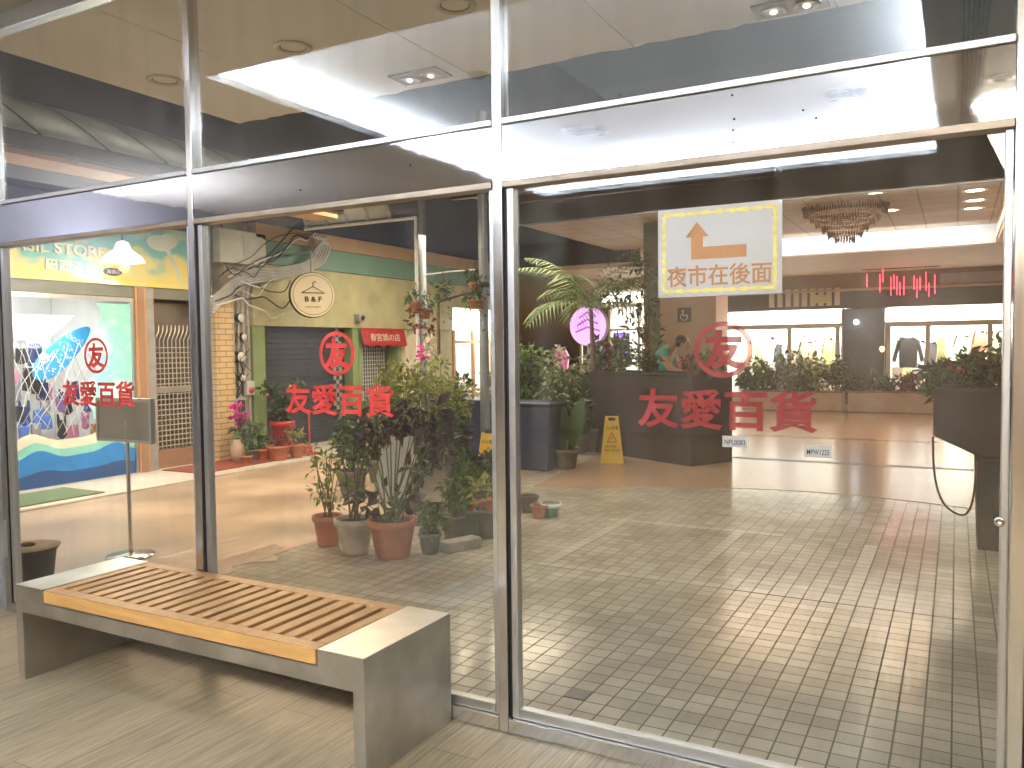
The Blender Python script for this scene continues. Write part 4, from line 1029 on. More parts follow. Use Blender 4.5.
# mass of potted plants behind, each its own
def back(px, py, Y, ht, sp, leaf, ls, lab, potm='pot_grey', nst=8, ncl=24, per=26, **k):
    q = at(px, py, Y=Y); q.z = 0
    return shrub(lab, q, ht, sp, leaf, ls, potm, .16, .26, nst, ncl, per, **k)
back(405, 470, 6.5, 1.16, .34, 'leaf_yellow', .075, 'feathery yellow green bush right of the white pipe leg', zmin=.35, ncl=40, per=40)
back(440, 470, 7.2, 1.24, .34, 'leaf_yellow', .075, 'tall yellow green bush between the white pipe leg and the grey post', zmin=.3, ncl=40, per=40)
back(456, 470, 7.8, 1.0, .24, 'leaf_dark', .10, 'dark green bush just left of the grey post', zmin=.2)
back(380, 470, 7.4, .80, .26, 'leaf', .09, 'mid green bush in front of the red awning door', zmin=.3)
back(352, 480, 6.6, .66, .20, 'leaf_dark', .09, 'small dark bush behind the tall thin plant', zmin=.2)
back(424, 500, 5.9, .58, .22, 'leaf_dark', .09, 'low dark bush behind the purple leaved shrub', zmin=.1)
back(462, 500, 6.0, .34, .18, 'leaf', .08, 'low green bush behind the brick red trough', zmin=.1)
back(480, 500, 6.4, .22, .18, 'leaf_blue', .10, 'blue green bush left of the middle steel post', zmin=.1)
back(440, 480, 6.4, .70, .24, 'leaf_dark', .10, 'dense dark bush under the feathery yellow green bushes', zmin=.1)
# hanging pots
hp = thing('grey_post', 'thick blue grey post with hanging flower pots among the plants', 'post', at(486, 420, Y=8.2))
q = at(484, 330, Y=8.2)
MB().tube([(q.x, 8.2, 0), (q.x, 8.2, 4.2)], .055, 12).build('shaft', M['pipe_steel'], hp)
MB().lathe([(.062,-.03),(.07,-.02),(.07,.02),(.062,.03)], (q.x, 8.2, at(484,285,Y=8.2).z), 14).build('collar', M['awning_dark'], hp)
p1, p2 = at(438, 302, Y=8.2), at(484, 288, Y=8.2)
MB().tube([p1, p2], .014, 6).build('bracket', M['awning_dark'], hp)
q = at(423, 300, Y=10.0)
tag(MB().tube([(q.x,10,0),(q.x,10,4.4)], .055, 12).build('grey_post', M['pipe_steel']), 'thick blue grey post behind the white pipe leg', 'post')
wl = MB().tube([at(424, 275, Y=9.99), at(452, 271.5, Y=9.1), at(482, 269, Y=8.24)], .008, 5).build('wire', M['pipe_white']); tag(wl, 'thin white wire strung between the two grey posts', 'wire')
tag(MB().tube([at(438, 302, Y=8.18) , at(439, 360, Y=8.18)], .02, 6).build('timber_stake', M['stem']), 'thin brown stake standing under the pot bracket', 'stake')
def hang(px, py, Y, r, h, label, fl=None, lf_='leaf_dark', wire=.25, potm='terracotta_old'):
    q = at(px, py, Y=Y); t = thing('hanging_pot', label, 'hanging pot', q, 'hanging flower pots')
    pot(potm, q - Vector((0,0,h)), r, h, t)
    f = MB(); clumps_leaves(f, [(q + Vector((random.uniform(-r,r)*1.2, random.uniform(-r,r), random.uniform(-.02,.10))), r*1.0) for _ in range(5)], 14, .08, .035, .1); f.build('foliage', M[lf_], t, recalc=False)
    wi = MB()
    for k in range(3):
        a_ = 2*math.pi*k/3; wi.tube([q + Vector((r*math.cos(a_), r*math.sin(a_), 0)), q + Vector((0,0,wire))], .003, 4)
    wi.build('hanger_wire', M['awning_dark'], t)
    tr_ = MB()
    for k in range(6):
        a_ = random.uniform(0,6.28); b0 = q + Vector((r*math.cos(a_), r*math.sin(a_), 0)); e_ = b0 + Vector((math.cos(a_)*.05, math.sin(a_)*.05, -random.uniform(.1,.45)))
        for j in range(5): tr_.leaf(b0.lerp(e_, j/5), rdir(-.3), rdir(.3), .05, .03)
    tr_.build('trailing_stem', M['leaf'] , t, recalc=False)
    if fl:
        f2 = MB()
        for _ in range(12):
            p_ = q + Vector((random.uniform(-1.6,1.6)*r, random.uniform(-1,1)*r, random.uniform(-.35,-.05)))
            for k in range(5): f2.leaf(p_, rdir(.2), rdir(.5), .055, .04, .1)
        f2.build('flower', M[fl], t, recalc=False)
hang(416, 302, 8.62, .085, .13, 'terracotta pot of red flowers hung on the white pipe leg', 'leaf_red')
hang(425, 309, 8.9, .085, .13, 'lower terracotta pot of red flowers hung just right of the white pipe leg', 'leaf_red')
hang(475, 283, 8.1, .075, .12, 'dull pink pot hung high against the grey post')
hang(476, 300, 8.05, .095, .10, 'wide pink pot with trailing stems hung under the higher pot by the grey post')
hang(443, 292, 8.15, .06, .07, 'small dark pot of leaves hung from the bracket left of the grey post', None, 'leaf_dark', .25, 'pot_grey')
q = at(430, 395, Y=8.4)
oc = thing('orchid', 'orchid with mauve and white blooms tied beside the white pipe leg', 'orchid', q)
MB().tube([q + Vector((0,0,-.25)), q, q + Vector((.02,0,.35))], .008, 5).build('stem', M['green_stem'], oc)
f2 = MB(); f3 = MB()
for _ in range(7):
    p_ = at(random.uniform(417,426), random.uniform(345,358), Y=8.4)
    for k in range(5): f2.leaf(p_, rdir(.1), rdir(.5), .07, .05, .1)
for _ in range(14):
    p_ = at(random.uniform(425,436), random.uniform(338,358), Y=8.4)
    for k in range(5): f3.leaf(p_, rdir(.1), rdir(.5), .07, .05, .1)
f2.build('mauve_bloom', M['petal_pink'], oc, recalc=False); f3.build('pale_bloom', M['petal_white'], oc, recalc=False)
fl_ = MB(); clumps_leaves(fl_, [(q + Vector((0,0,-.05)), .12)], 20, .2, .05, .2); fl_.build('foliage', M['leaf_dark'], oc, recalc=False)

# plants along the alley wall
q = at(240, 466, Z=.02); q.x = max(q.x, -8.6)
def wallp(px, Yv, x=-8.35): return Vector((x, Yv, .02))
t = thing('orchid', 'magenta orchid in a pale vase against the yellow brick pier', 'orchid', at(238, 468, X=-8.4))
q = at(238, 466, X=-8.4); q.z = .02
t.location = q
MB().lathe([(0,0),(.07,0),(.10,.12),(.085,.24),(.06,.28),(.07,.31),(.055,.31)], q, 20).build('vase', M['pot_beige'], t)
MB().tube([q+Vector((0,0,.3)), q+Vector((0,.02,.5)), q+Vector((.02,.05,.72))], .007, 5).build('stem', M['green_stem'], t)
f2 = MB()
for _ in range(22):
    p_ = q + Vector((random.uniform(-.06,.06), random.uniform(-.09,.13), random.uniform(.48,.80)))
    for k in range(5): f2.leaf(p_, rdir(.1), rdir(.5), .08, .055, .1)
f2.build('bloom', M['petal_pink'], t, recalc=False)
def wall_shrub(px, py, x, ht, sp, leaf, ls, lab, potm, pr, ph, **k):
    q = at(px, py, X=x); q.z = .02; return shrub(lab, q, ht, sp, leaf, ls, potm, pr, ph, k.pop('nst',7), k.pop('ncl',14), k.pop('per',16), **k)
wall_shrub(254, 466, -8.3, .42, .18, 'leaf_pale', .11, 'broad leaved green plant beside the magenta orchid', 'pot_grey', .10, .16)
wall_shrub(247, 470, -8.15, .10, .07, 'leaf', .05, 'tiny terracotta pot at the foot of the broad leaved plant', 'terracotta', .075, .11, nst=4, ncl=4, per=8)
wall_shrub(264, 468, -8.2, .20, .10, 'leaf', .06, 'small terracotta pot right of the broad leaved plant', 'terracotta', .09, .16, nst=5, ncl=6, per=10)
wall_shrub(283, 460, -8.45, .62, .26, 'leaf_dark', .09, 'kumquat shrub with orange fruit in a red glazed pot before the shutter', 'pot_red', .17, .48, ncl=22, per=24, zmin=.05, flower='fruit', fl_n=10)
wall_shrub(279, 470, -8.05, .16, .16, 'leaf_red', .06, 'wide terracotta pot of low reddish plants before the kumquat', 'terracotta', .16, .20, ncl=10)
wall_shrub(297, 470, -8.0, .22, .13, 'leaf_yellow', .07, 'orange pot of yellow green leaves right of the reddish plants', 'terracotta', .11, .19, ncl=10)
q = at(310, 468, X=-8.05); q.z = .02
br_ = thing('dustpan', 'long handled red dustpan standing before the dark shutter', 'dustpan', q)
MB().tube([q + Vector((0,0,.04)), q + Vector((0,.0,.66))], .014, 7).build('handle', M['red_plastic'], br_)
MB().tube([q + Vector((0,-.06,.66)), q + Vector((0,.06,.66))], .013, 7).build('grip', M['black'], br_)
MB().prism([q + Vector((.10,-.13,.0)), q + Vector((.10,.15,.0)), q + Vector((-.08,.15,.0)), q + Vector((-.08,.15,.09)), q + Vector((-.08,-.13,.09)), q + Vector((-.08,-.13,0))][:3] + [q + Vector((-.08,-.13,0))], (0,0,1), .015).build('pan', M['red_plastic'], br_)
MB().box(q.x-.095, q.y-.13, q.z, q.x-.082, q.y+.15, q.z+.11).build('pan_back', M['red_plastic'], br_)

# right pane: plants between alley and mall
q = at(556, 460, Y=9.6); q.z = 0
palm('tall palm with long drooping fronds before the purple round sign', at(548, 455, Y=10.2) * Vector((1,1,0)) if False else Vector((at(592,455,Y=10.9).x, 10.9, 0)), 2.05, 15, 1.45, 'leaf_pale', 'pot_grey', 1.0, None, 3)
def rp(px, Y, ht, sp, leaf, ls, lab, potm='pot_grey', **k):
    q = at(px, 400, Y=Y); q.z = 0
    return shrub(lab, q, ht, sp, leaf, ls, potm, .17, .28, k.pop('nst',8), k.pop('ncl',24), k.pop('per',26), **k)
rp(530, 9.8, 1.35, .45, 'leaf', .12, 'large green bush directly right of the middle steel post', ncl=34)
rp(556, 9.4, 1.25, .34, 'leaf_pale', .10, 'bush of pale flowers right of the large green bush', flower='petal_white', fl_n=70, ncl=26)
rp(500, 9.6, 1.05, .40, 'leaf_blue', .12, 'blue green bush behind the middle steel post', ncl=26)
rp(612, 11.6, 1.55, .30, 'leaf_red', .22, 'dark red spiky plant under the purple round sign', ncl=14, per=22)
rp(590, 11.0, .95, .32, 'leaf', .11, 'leafy bush with pink flowers below the purple round sign', flower='petal_red', fl_n=18)
rp(577, 10.6, .62, .2, 'leaf_dark', .16, 'dark broad leaved plant left of the black planter box')
# paddle cactus
q = at(566, 440, Y=9.2); q.z = 0
pc = thing('paddle_cactus', 'dark green paddle cactus with two tall pads near the yellow floor sign', 'cactus', q)
pot('pot_grey', q, .16, .24, pc)
for dx, dz, an in ((-.05,.70,-.15),(.14,.74,.22)):
    pad = []
    for k in range(22):
        a_ = 2*math.pi*k/22; u_ = .10*math.cos(a_)*(1+.2*math.sin(a_)); v_ = .30*math.sin(a_)
        pad.append((q.x + dx + u_*math.cos(an) + v_*math.sin(an), q.y-.02, dz - .2 + v_*math.cos(an) - u_*math.sin(an)))
    MB().prism(pad, (0,1,0), .05).build('pad', M['leaf_dark'], pc, .02)
MB().tube([q+Vector((0,0,.2)), q+Vector((.02,0,.35))], .03, 8).build('stem', M['green_stem'], pc)
# small leafy tree in silhouette before the bright corner shop
q = Vector((at(648, 400, Y=12.8).x, 12.8, 0))
tr_ = thing('ficus_tree', 'small leafy tree silhouetted against the bright corner shop', 'tree', q)
pot('pot_grey', q, .26, .42, tr_)
tk = MB(); lf = MB(); cl = []
top = q + Vector((0,0,1.5)); tk.tube([q + Vector((0,0,.3)), q + Vector((.04,0,.9)), top], .035, 8, .022)
for px, py, r_ in ((640,262,.22),(650,280,.2),(634,292,.2),(622,308,.18),(645,305,.2),(652,325,.18),(630,330,.16),(655,345,.14),(640,350,.12),(612,300,.14),(648,268,.18),(618,285,.14)):
    c_ = at(px, py, Y=12.8 + random.uniform(-.25,.25)); cl.append((c_, r_)); tk.tube([top, top.lerp(c_,.5)+Vector((0,0,.05)), c_], .012, 6, .004)
clumps_leaves(lf, cl, 34, .12, .05); tk.build('trunk', M['stem'], tr_); lf.build('crown', M['leaf_dark'], tr_, recalc=False)
# small pots at the tile edge
q = at(551, 516, Z=0); t = thing('glazed_pot', 'small white and green glazed pot on the tiles by the steel post', 'pot', q)
pot('pot_green', q, .085, .10, t); MB().lathe([(.085,.082),(.098,.09),(.096,.118),(.085,.118)], q, 22).build('rim_band', M['pot_white'], t)
q = at(539, 518, Z=0); t = thing('terracotta_pot', 'small plain terracotta pot beside the white and green pot', 'pot', q); pot('terracotta_old', q, .075, .12, t)
q = at(529, 512, Z=0); t = thing('terracotta_pot', 'dull grey pot close to the middle steel post', 'pot', q); pot('pot_grey', q, .09, .16, t)
# blue bins
for px, Y, wd in ((484, 9.4, 'left'), (533, 9.1, 'right')):
    q = at(px, 430, Y=Y); q.z = 0
    t = thing('blue_bin', 'dark blue plastic bin on the %s of the middle steel post' % wd, 'bin', q, 'dark blue bins')
    MB().prism([q + Vector((-.30,-.25,.0)), q + Vector((.30,-.25,.0)), q + Vector((.36,-.25,.78)), q + Vector((-.36,-.25,.78))], (0,1,0), .5).build('body', M['navy'], t, .02)
    MB().box(q.x-.38, q.y-.28, .785, q.x+.38, q.y+.28, .83).build('lid', M['navy'], t, .015)
# yellow floor signs
def floor_sign(px, py, label, yaw, hs=.62):
    q = at(px, py, Z=0); t = thing('wet_floor_sign', label, 'floor sign', q, 'yellow wet floor signs')
    ca, sa = math.cos(yaw), math.sin(yaw)
    def P(x, y, z): return q + Vector((x*ca - y*sa, x*sa + y*ca, z))
    for s_ in (-1, 1):
        a = [P(-.15, s_*.16, 0), P(.15, s_*.16, 0), P(.085, s_*.02, hs), P(-.085, s_*.02, hs)]
        nn = (a[1]-a[0]).cross(a[3]-a[0]).normalized()
        if s_ < 0: pass
        MB().prism(a, nn, .014).build('panel', M['sign_yellow'], t, .004)
    sl = lambda z: -.16 + .14*z/hs
    u_ = Vector((ca, sa, 0)); v_ = (P(0, sl(hs), hs) - P(0, sl(0), 0)).normalized(); nn = u_.cross(v_)
    off = nn*.0155
    MB().prism([P(-.045, sl(.54), .54)+off, P(.045, sl(.54), .54)+off, P(.045, sl(.58), .58)+off, P(-.045, sl(.58), .58)+off], nn, .001).build('hand_slot', M['black'], t)
    text_mesh('lettering', '小心地滑', P(0, sl(.45), .45)+off, u_, v_, .16, .045, M['dark_cloth'], t, .001, .01)
    text_mesh('lettering', 'CAUTION\nWET FLOOR', P(0, sl(.19), .19)+off, u_, v_, .19, .085, M['dark_cloth'], t, .001, .01)
    tri = MB()
    for a_, b_ in (((-.06,.27),(.06,.27)),((.06,.27),(0,.39)),((0,.39),(-.06,.27))):
        tri.bar(P(a_[0], sl(a_[1]), a_[1])+off, P(b_[0], sl(b_[1]), b_[1])+off, .012, .002, nn)
    tri.bar(P(-.015, sl(.30), .30)+off, P(.02, sl(.34), .34)+off, .012, .002, nn)
    tri.build('warning_mark', M['red_plastic'], t)
floor_sign(612, 462, 'yellow folding wet floor sign with red warning mark before the black planter box', R(22), .60)
floor_sign(490, 481, 'yellow folding wet floor sign partly hidden by the middle steel post', R(20), .55)

# ================================================================== 8. black planter box and person
def planter_box(label, A, B, depth, h, name='planter_box', mt='black'):
    A = Vector(A); B = Vector(B); d = (B-A).normalized(); n = Vector((-d.y, d.x, 0))
    t = thing(name, label, 'planter', (A+B)/2 + n*depth/2)
    MB().prism([A, B, B+n*depth, A+n*depth], (0,0,1), h).build('box', M[mt], t, .01)
    rim = MB()
    for a, b2 in ((A, B), (A+n*depth, B+n*depth)): rim.bar(a + Vector((0,0,h+.016)), b2 + Vector((0,0,h+.016)), .05, .03)
    rim.build('rim', M[mt], t)
    MB().prism([A+n*.03+d*.03, B+n*.03-d*.03, B+n*(depth-.03)-d*.03, A+n*(depth-.03)+d*.03], (0,0,1), .01).build('soil', M['soil'], t)
    s_ = t.children[-1]; s_.location.z += h - .002
    return t, d, n
A = at(576, 449, Z=0); B = at(691, 467, Z=0)
pb, d_, n_ = planter_box('long black planter box behind the yellow floor sign', A, B, .75, 1.12)
def boxed(label, base, ht, sp, leaf, ls, **k): return shrub(label, base, ht, sp, leaf, ls, None, .1, 0, k.pop('nst',6), k.pop('ncl',14), k.pop('per',18), name='planter_plant', cat='plant', **k)
for k, (f, ht, leaf, lab) in enumerate(((.08,.55,'leaf_dark','dark leafy plant at the left end of the black planter box'),(.28,.60,'leaf','spiky green plant left of centre in the black planter box'),(.50,.28,'leaf_dark','low dark plant in the middle of the black planter box'),(.90,.24,'leaf_red','low reddish plant right of centre in the black planter box'),(.97,.34,'leaf_pale','pale green plant at the right end of the black planter box'))):
    boxed(lab, A + d_*(B-A).length*f + n_*.35 + Vector((0,0,1.10)), ht, .22, leaf, .11, zmin=.1)
# person bending behind the box
def skin_body(name, joints, links, radii, mt, parent, root=0):
    me = bpy.data.meshes.new(name); base = parent.location if parent else Vector((0,0,0))
    me.from_pydata([tuple(Vector(j)-base) for j in joints], links, []); me.materials.append(mt)
    o = bpy.data.objects.new(name, me); col.objects.link(o); o.parent = parent
    sk = o.modifiers.new('skin', 'SKIN'); sk.use_smooth_shade = True
    for i, r_ in enumerate(radii):
        me.skin_vertices[0].data[i].radius = (r_, r_) if not isinstance(r_, tuple) else r_
    me.skin_vertices[0].data[root].use_root = True
    o.modifiers.new('sub', 'SUBSURF').levels = 1; o.modifiers['sub'].render_levels = 2
    return o
PY = 12.3
hd = at(682, 361, Y=PY); sh_ = at(664, 362, Y=PY); hip = at(651, 388, Y=PY); hip.z = .92
pe = thing('person', 'person in a turquoise shirt bending forward behind the black planter box', 'person', (hip.x, PY, 0))
hip = hip + Vector((.06,0,.06)); sh_ = Vector((hip.x + .20, PY, 1.42)); nk = sh_ + Vector((.10,0,.05)); hd = Vector((nk.x+.17, PY-.02, nk.z+.06))
J = [hip, hip.lerp(sh_, .5), sh_, nk, nk + Vector((.06,0,.02)),
     hip + Vector((0,-.09,-.05)), hip + Vector((.05,-.10,-.46)), hip + Vector((-.04,-.10,-.86)), hip + Vector((.10,-.11,-.895)),
     hip + Vector((0,.09,-.05)), hip + Vector((.02,.10,-.46)), hip + Vector((-.10,.10,-.86)), hip + Vector((.04,.11,-.895)),
     sh_ + Vector((.0,-.17,-.01)), sh_ + Vector((.10,-.21,-.27)), sh_ + Vector((.30,-.15,-.33)),
     sh_ + Vector((.0,.17,-.01)), sh_ + Vector((.12,.21,-.26)), sh_ + Vector((.32,.14,-.30))]
E_ = [(0,1),(1,2),(2,3),(3,4),(0,5),(5,6),(6,7),(7,8),(0,9),(9,10),(10,11),(11,12),(2,13),(13,14),(14,15),(2,16),(16,17),(17,18)]
rad = [.15,.14,.14,.065,.055,.10,.065,.045,.035,.10,.065,.045,.035,.075,.05,.035,.075,.05,.035]
body = skin_body('body', J, E_, rad, M['skin'], pe)
def fingers(w, d):
    for k in range(4):
        o_ = Vector((0, (k-1.5)*.02, 0)); l_ = (.075,.085,.08,.065)[k]
        MB().tube([w + o_*.8, w + o_ + d*.06, w + o_ + d*(.06+l_*.5) + Vector((0,0,-.015)), w + o_ + d*(.06+l_*.85) + Vector((0,0,-.045))], .009, 6, .006).build('finger', M['skin'], pe)
    MB().tube([w + Vector((0,-.03,0)), w + d*.04 + Vector((0,-.055,-.01)), w + d*.08 + Vector((0,-.05,-.03))], .010, 6, .007).build('thumb', M['skin'], pe)
fingers(J[15], Vector((.95,.1,-.2)).normalized()); fingers(J[18], Vector((.95,-.1,-.2)).normalized())
skin_body('shirt', [hip + Vector((0,0,.04)), hip.lerp(sh_, .5), sh_, sh_ + Vector((.05,0,.02)), J[13], J[13].lerp(J[14], .55), J[16], J[16].lerp(J[17], .55)],
          [(0,1),(1,2),(2,3),(2,4),(4,5),(2,6),(6,7)], [.165,.16,.16,.11,.095,.07,.095,.07], M['cyan_cloth'], pe)
skin_body('trousers', [hip + Vector((0,0,.0)), J[5], J[6], J[7], J[9], J[10], J[11]], [(0,1),(1,2),(2,3),(0,4),(4,5),(5,6)], [.155,.115,.082,.065,.115,.082,.065], M['dark_cloth'], pe)
MB().ball(hd, .10, .082, .115, 20, 14).build('head', M['skin'], pe)
MB().ball(hd + Vector((.102,0,-.015)), .018, .014, .024, 8, 6).build('nose', M['skin'], pe)
for s_ in (-1, 1):
    MB().ball(hd + Vector((.088, s_*.034, .012)), .010, .013, .009, 8, 6).build('eye', M['black'], pe)
    MB().ball(hd + Vector((-.005, s_*.083, -.005)), .022, .010, .03, 8, 6).build('ear', M['skin'], pe)
MB().ball(hd + Vector((.088,0,-.058)), .012, .028, .007, 8, 6).build('mouth', M['red_plastic'], pe)
hr = MB(); hr.ball(hd + Vector((-.028,0,.032)), .108, .096, .108, 20, 14); hr.build('hair', M['hair'], pe)

# ================================================================== 9. mall entrance, pillar, ceiling, signs
pi_ = thing('pillar', 'wide tan clad pillar with a small access sign', 'pillar', (-3.95, 13.6, 0))
a, b2 = at(660, 330, Y=13.4), at(716, 330, Y=13.4)
MB().box(a.x, 13.4, 0, b2.x, 14.2, 3.6).build('cladding', mat('tan_cladding', (.40,.27,.17), .4, 0, .08, 2), pi_, .01)
MB().box(a.x-.32, 13.5, 0, a.x-.005, 14.1, 3.6).build('side_panel', mat('dark_green_panel', (.10,.13,.075), .4, 0, .12, 2), pi_)
q = at(684, 315, Y=13.38)
ac = thing('access_sign', 'small black square access sign on the tan pillar', 'sign', q)
MB().box(q.x-.115, 13.385, q.z-.12, q.x+.115, 13.398, q.z+.12).build('plate', M['black'], ac)
ic = MB(); yk = 13.380
ic.ball((q.x-.02, yk, q.z+.07), .02, .004, .02, 10, 6)
ic.bar((q.x-.02,yk,q.z+.05),(q.x-.01,yk,q.z-.01),.02,.004,(0,1,0)); ic.bar((q.x-.01,yk,q.z-.01),(q.x+.045,yk,q.z-.01),.018,.004,(0,1,0)); ic.bar((q.x+.04,yk,q.z-.01),(q.x+.07,yk,q.z-.07),.018,.004,(0,1,0))
n = 18
for k in range(n-4):
    a0, a1 = 2.2 + 2*math.pi*k/n, 2.2 + 2*math.pi*(k+1)/n
    ic.bar((q.x+.058*math.cos(a0), yk, q.z-.03+.058*math.sin(a0)), (q.x+.058*math.cos(a1), yk, q.z-.03+.058*math.sin(a1)), .013, .004, (0,1,0))
ic.build('symbol', M['paper'], ac)
# purple round sign and violet screen
q = at(588, 326, Y=15.0)
ps = thing('round_light_sign', 'glowing purple round sign behind the palm fronds', 'sign', q)
def ydisc(mb, c, r, t, seg=36): return mb.prism([(c[0]+r*math.cos(2*math.pi*k/seg), c[1], c[2]+r*math.sin(2*math.pi*k/seg)) for k in range(seg)], (0,1,0), t)
ydisc(MB(), q, .40, .12).build('case', M['meter_grey'], ps)
ydisc(MB(), q - Vector((0,.012,0)), .385, .010).build('face', M['purple_sign'], ps)
sw_ = MB()
for k in range(3):
    sw_.tube([q + Vector((-.26+.04*k, -.02, -.12+.14*k)), q + Vector((0, -.02, -.02+.15*k)), q + Vector((.26-.04*k, -.02, -.10+.14*k))], .022, 6)
sw_.build('emblem', emis('deep_violet_glow', (.42,.08,.55), .7), ps)
MB().tube([(q.x, 15.06, 0), (q.x, 15.06, q.z-.38)], .04, 10).build('pole', M['meter_grey'], ps)
q = at(621, 346, Y=15.4)
vs_ = thing('light_box', 'small violet blue lit panel right of the purple round sign', 'light box', (q.x, 15.4, 0))
MB().box(q.x-.16, 15.4, q.z-.26, q.x+.16, 15.47, q.z+.26).build('case', M['black'], vs_)
MB().box(q.x-.14, 15.39, q.z-.24, q.x+.14, 15.398, q.z+.24).build('face', M['violet_sign'], vs_)
MB().tube([(q.x, 15.44, 0), (q.x, 15.44, q.z-.26)], .025, 8).build('pole', M['black'], vs_)
# mall ceiling
MZ = 3.6
struct('mall_ceiling', MB().box(-6.6, 12.3, MZ, 1.2, 17.0, MZ+.1), tile_mat('mall_ceiling_boards', (.36,.26,.17), (.34,.245,.16), (.20,.14,.09), .5, .5, .012, .6, 0, .06, .3))
struct('mall_ceiling_lower', MB().box(-8.7, 17.0, 3.24, 6, 22, 3.34), M['mall_tan'])
struct('mall_ceiling_edge', MB().box(-6.6, 12.15, MZ-.05, 6, 12.295, 5.2), mat('navy_bulkhead', (.035,.035,.06), .5, 0, .2, 2))
struct('mall_ceiling_side', MB().box(.62, 12.3, 3.26, 6, 17.0, 3.36), M['mall_tan'])
rz = MB(); rz.box(-6.0, 16.93, 3.26, .60, 16.99, MZ-.002); rz.box(.60, 12.4, 3.362, .64, 16.99, MZ-.002)
struct('ceiling_riser', rz, M['white_ceiling'])
area_light('ceiling_recess_light', (-2.2, 16.4, 3.30), (-2.2, 17.2, 3.5), 5.0, .05, 26, COOL)
for k, (px, py, wd) in enumerate(((875,192,'front left'),(975,190,'front right'),(975,200,'second right'),(973,208,'rear right'),(890,210,'rear left'))):
    q = at(px, py, Z=MZ); downlight(q.x, q.y, MZ-.001, 'lit warm downlight in the mall ceiling, %s' % wd, 'lit downlights in the mall ceiling', M['downlight'], .16)
# arcade roof over the plants: brown beams
ar = thing('arcade_roof', 'brown boarded arcade roof with beams above the plants', 'roof', (-5.2, 10.6, 3.6))
MB().box(-6.9, 8.9, 3.92, -2.2, 12.14, 4.0).build('boards', mat('dark_roof_boards', (.10,.065,.06), .6, 0, .15, 3), ar)
for yy in (9.2, 10.0, 10.8, 11.6): MB().box(-6.9, yy, 3.80, -2.2, yy+.09, 3.918).build('beam', M['awning_dark'], ar)
ft_ = thing('tube_light_fitting', 'unlit grey tube light fitting under the brown arcade roof', 'light fitting', at(598, 215, Z=3.75))
q = at(598, 215, Z=3.75)
MB().box(q.x-.5, q.y-.1, 3.72, q.x+.5, q.y+.1, 3.798).build('housing', M['meter_grey'], ft_, .01)
for s_ in (-.05,.05): MB().tube([(q.x-.47, q.y+s_, 3.705), (q.x+.47, q.y+s_, 3.705)], .013, 8).build('tube', M['pot_white'], ft_)
# gallery front above the shops
gf = thing('gallery_front', 'dark upper gallery front above the fashion shops with brown bands', 'gallery', (-1.5, 21.9, 2.3))
MB().box(-5.6, 21.85, 2.86, 6, 22.0, 3.238).build('band', M['mall_brown'], gf)
MB().box(-5.6, 21.78, 2.80, 6, 22.0, 2.858).build('rail', M['mall_tan'], gf)
MB().box(-5.6, 21.9, 2.38, 6, 22.0, 2.798).build('dark_panel', M['mall_dark'], gf)
sl_ = MB()
for k in range(9):
    q = at(772 + k*8.2, 283, Y=21.86); sl_.box(q.x-.07, 21.84, 2.46, q.x+.06, 21.86, 2.90)
sl_.build('slat_window', mat('pale_curtain', (.52,.42,.28), .6), gf)
q = at(940, 268, Y=21.7); MB().box(q.x, 21.74, 2.88, q.x+1.9, 21.80, 3.12).build('grey_banner', mat('grey_banner', (.30,.31,.33), .6), gf)
q = at(814, 300, Y=21.6); q2 = at(850, 300, Y=21.6)
tag(MB().box(q.x, 21.6, q.z-.08, q2.x-.45, 21.66, q.z+.12).build('shop_plaque', mat('yellow_plaque', (.45,.42,.18), .5), None, .01), 'small yellow green plaque above the left fashion shop', 'sign')
# red LED drops
led = [(867,10),(880,20),(883,0),(891,16),(894,24),(897,30),(900,26),(904,30),(914,28),(917,20),(920,32),(926,12),(929,28),(935,24)]
lc = thing('led_frame', 'thin dark rail from which the red light tubes hang', 'rail', at(900, 268, Y=20.9))
q1, q2 = at(862, 270, Y=20.9), at(940, 266, Y=20.9)
MB().tube([q1, q2], .012, 6).build('rail', M['awning_dark'], lc)
for k, (px, dy) in enumerate(led):
    a = at(px, 269 + (dy*.5 if k % 3 == 0 else dy*.25), Y=20.9); b2 = a + Vector((0,0,-.42 if k % 2 else -.30))
    t = thing('light_tube', 'glowing red light tube hanging over the fashion shops, %s' % ('leftmost' if k == 0 else 'rightmost' if k == 13 else '%s from the left' % (ords+['thirteenth','fourteenth'])[k]), 'light tube', b2, 'red light tubes hanging in the mall')
    MB().tube([a, b2], .012, 6).build('tube', M['led_red'], t)
    MB().tube([(a.x, a.y, q1.z), a], .004, 4).build('cord', M['awning_dark'], t)
# fashion shops
def fashion(label, X0, X1, mull, doorx=None):
    t = thing('fashion_shop', label, 'shop', ((X0+X1)/2, 22, 0))
    rm = MB(); rm.box(X0, 24.0, 0, X1, 24.05, 2.6); rm.box(X0, 22.0, 2.40, X1, 23.99, 2.46); rm.box(X0, 22.2, 0, X0+.04, 23.99, 2.39); rm.box(X1-.04, 22.2, 0, X1, 23.99, 2.39)
    rm.build('interior', M['white_paint'], t)
    MB().box(X0, 21.86, 2.02, X1, 21.94, 2.34).build('lit_fascia', M['white_lit'], t)
    MB().box(X0, 21.84, 1.90, X1, 22.0, 2.018).build('lintel', M['olive_frame'], t)
    fm_ = MB()
    for m_ in mull: fm_.box(m_-.05, 21.88, 0, m_+.05, 21.98, 1.898)
    fm_.box(X0, 21.89, 0, X1, 21.97, .12)
    wf_ = fm_.build('window_frame', M['olive_frame'], t)
    MB().box(X0+.05, 21.92, .121, X1-.05, 21.926, 1.897).build('window_pane', M['shop_glass'], wf_)
    return t
xa, xb = at(722, 330, Y=22).x, at(842, 330, Y=22).x
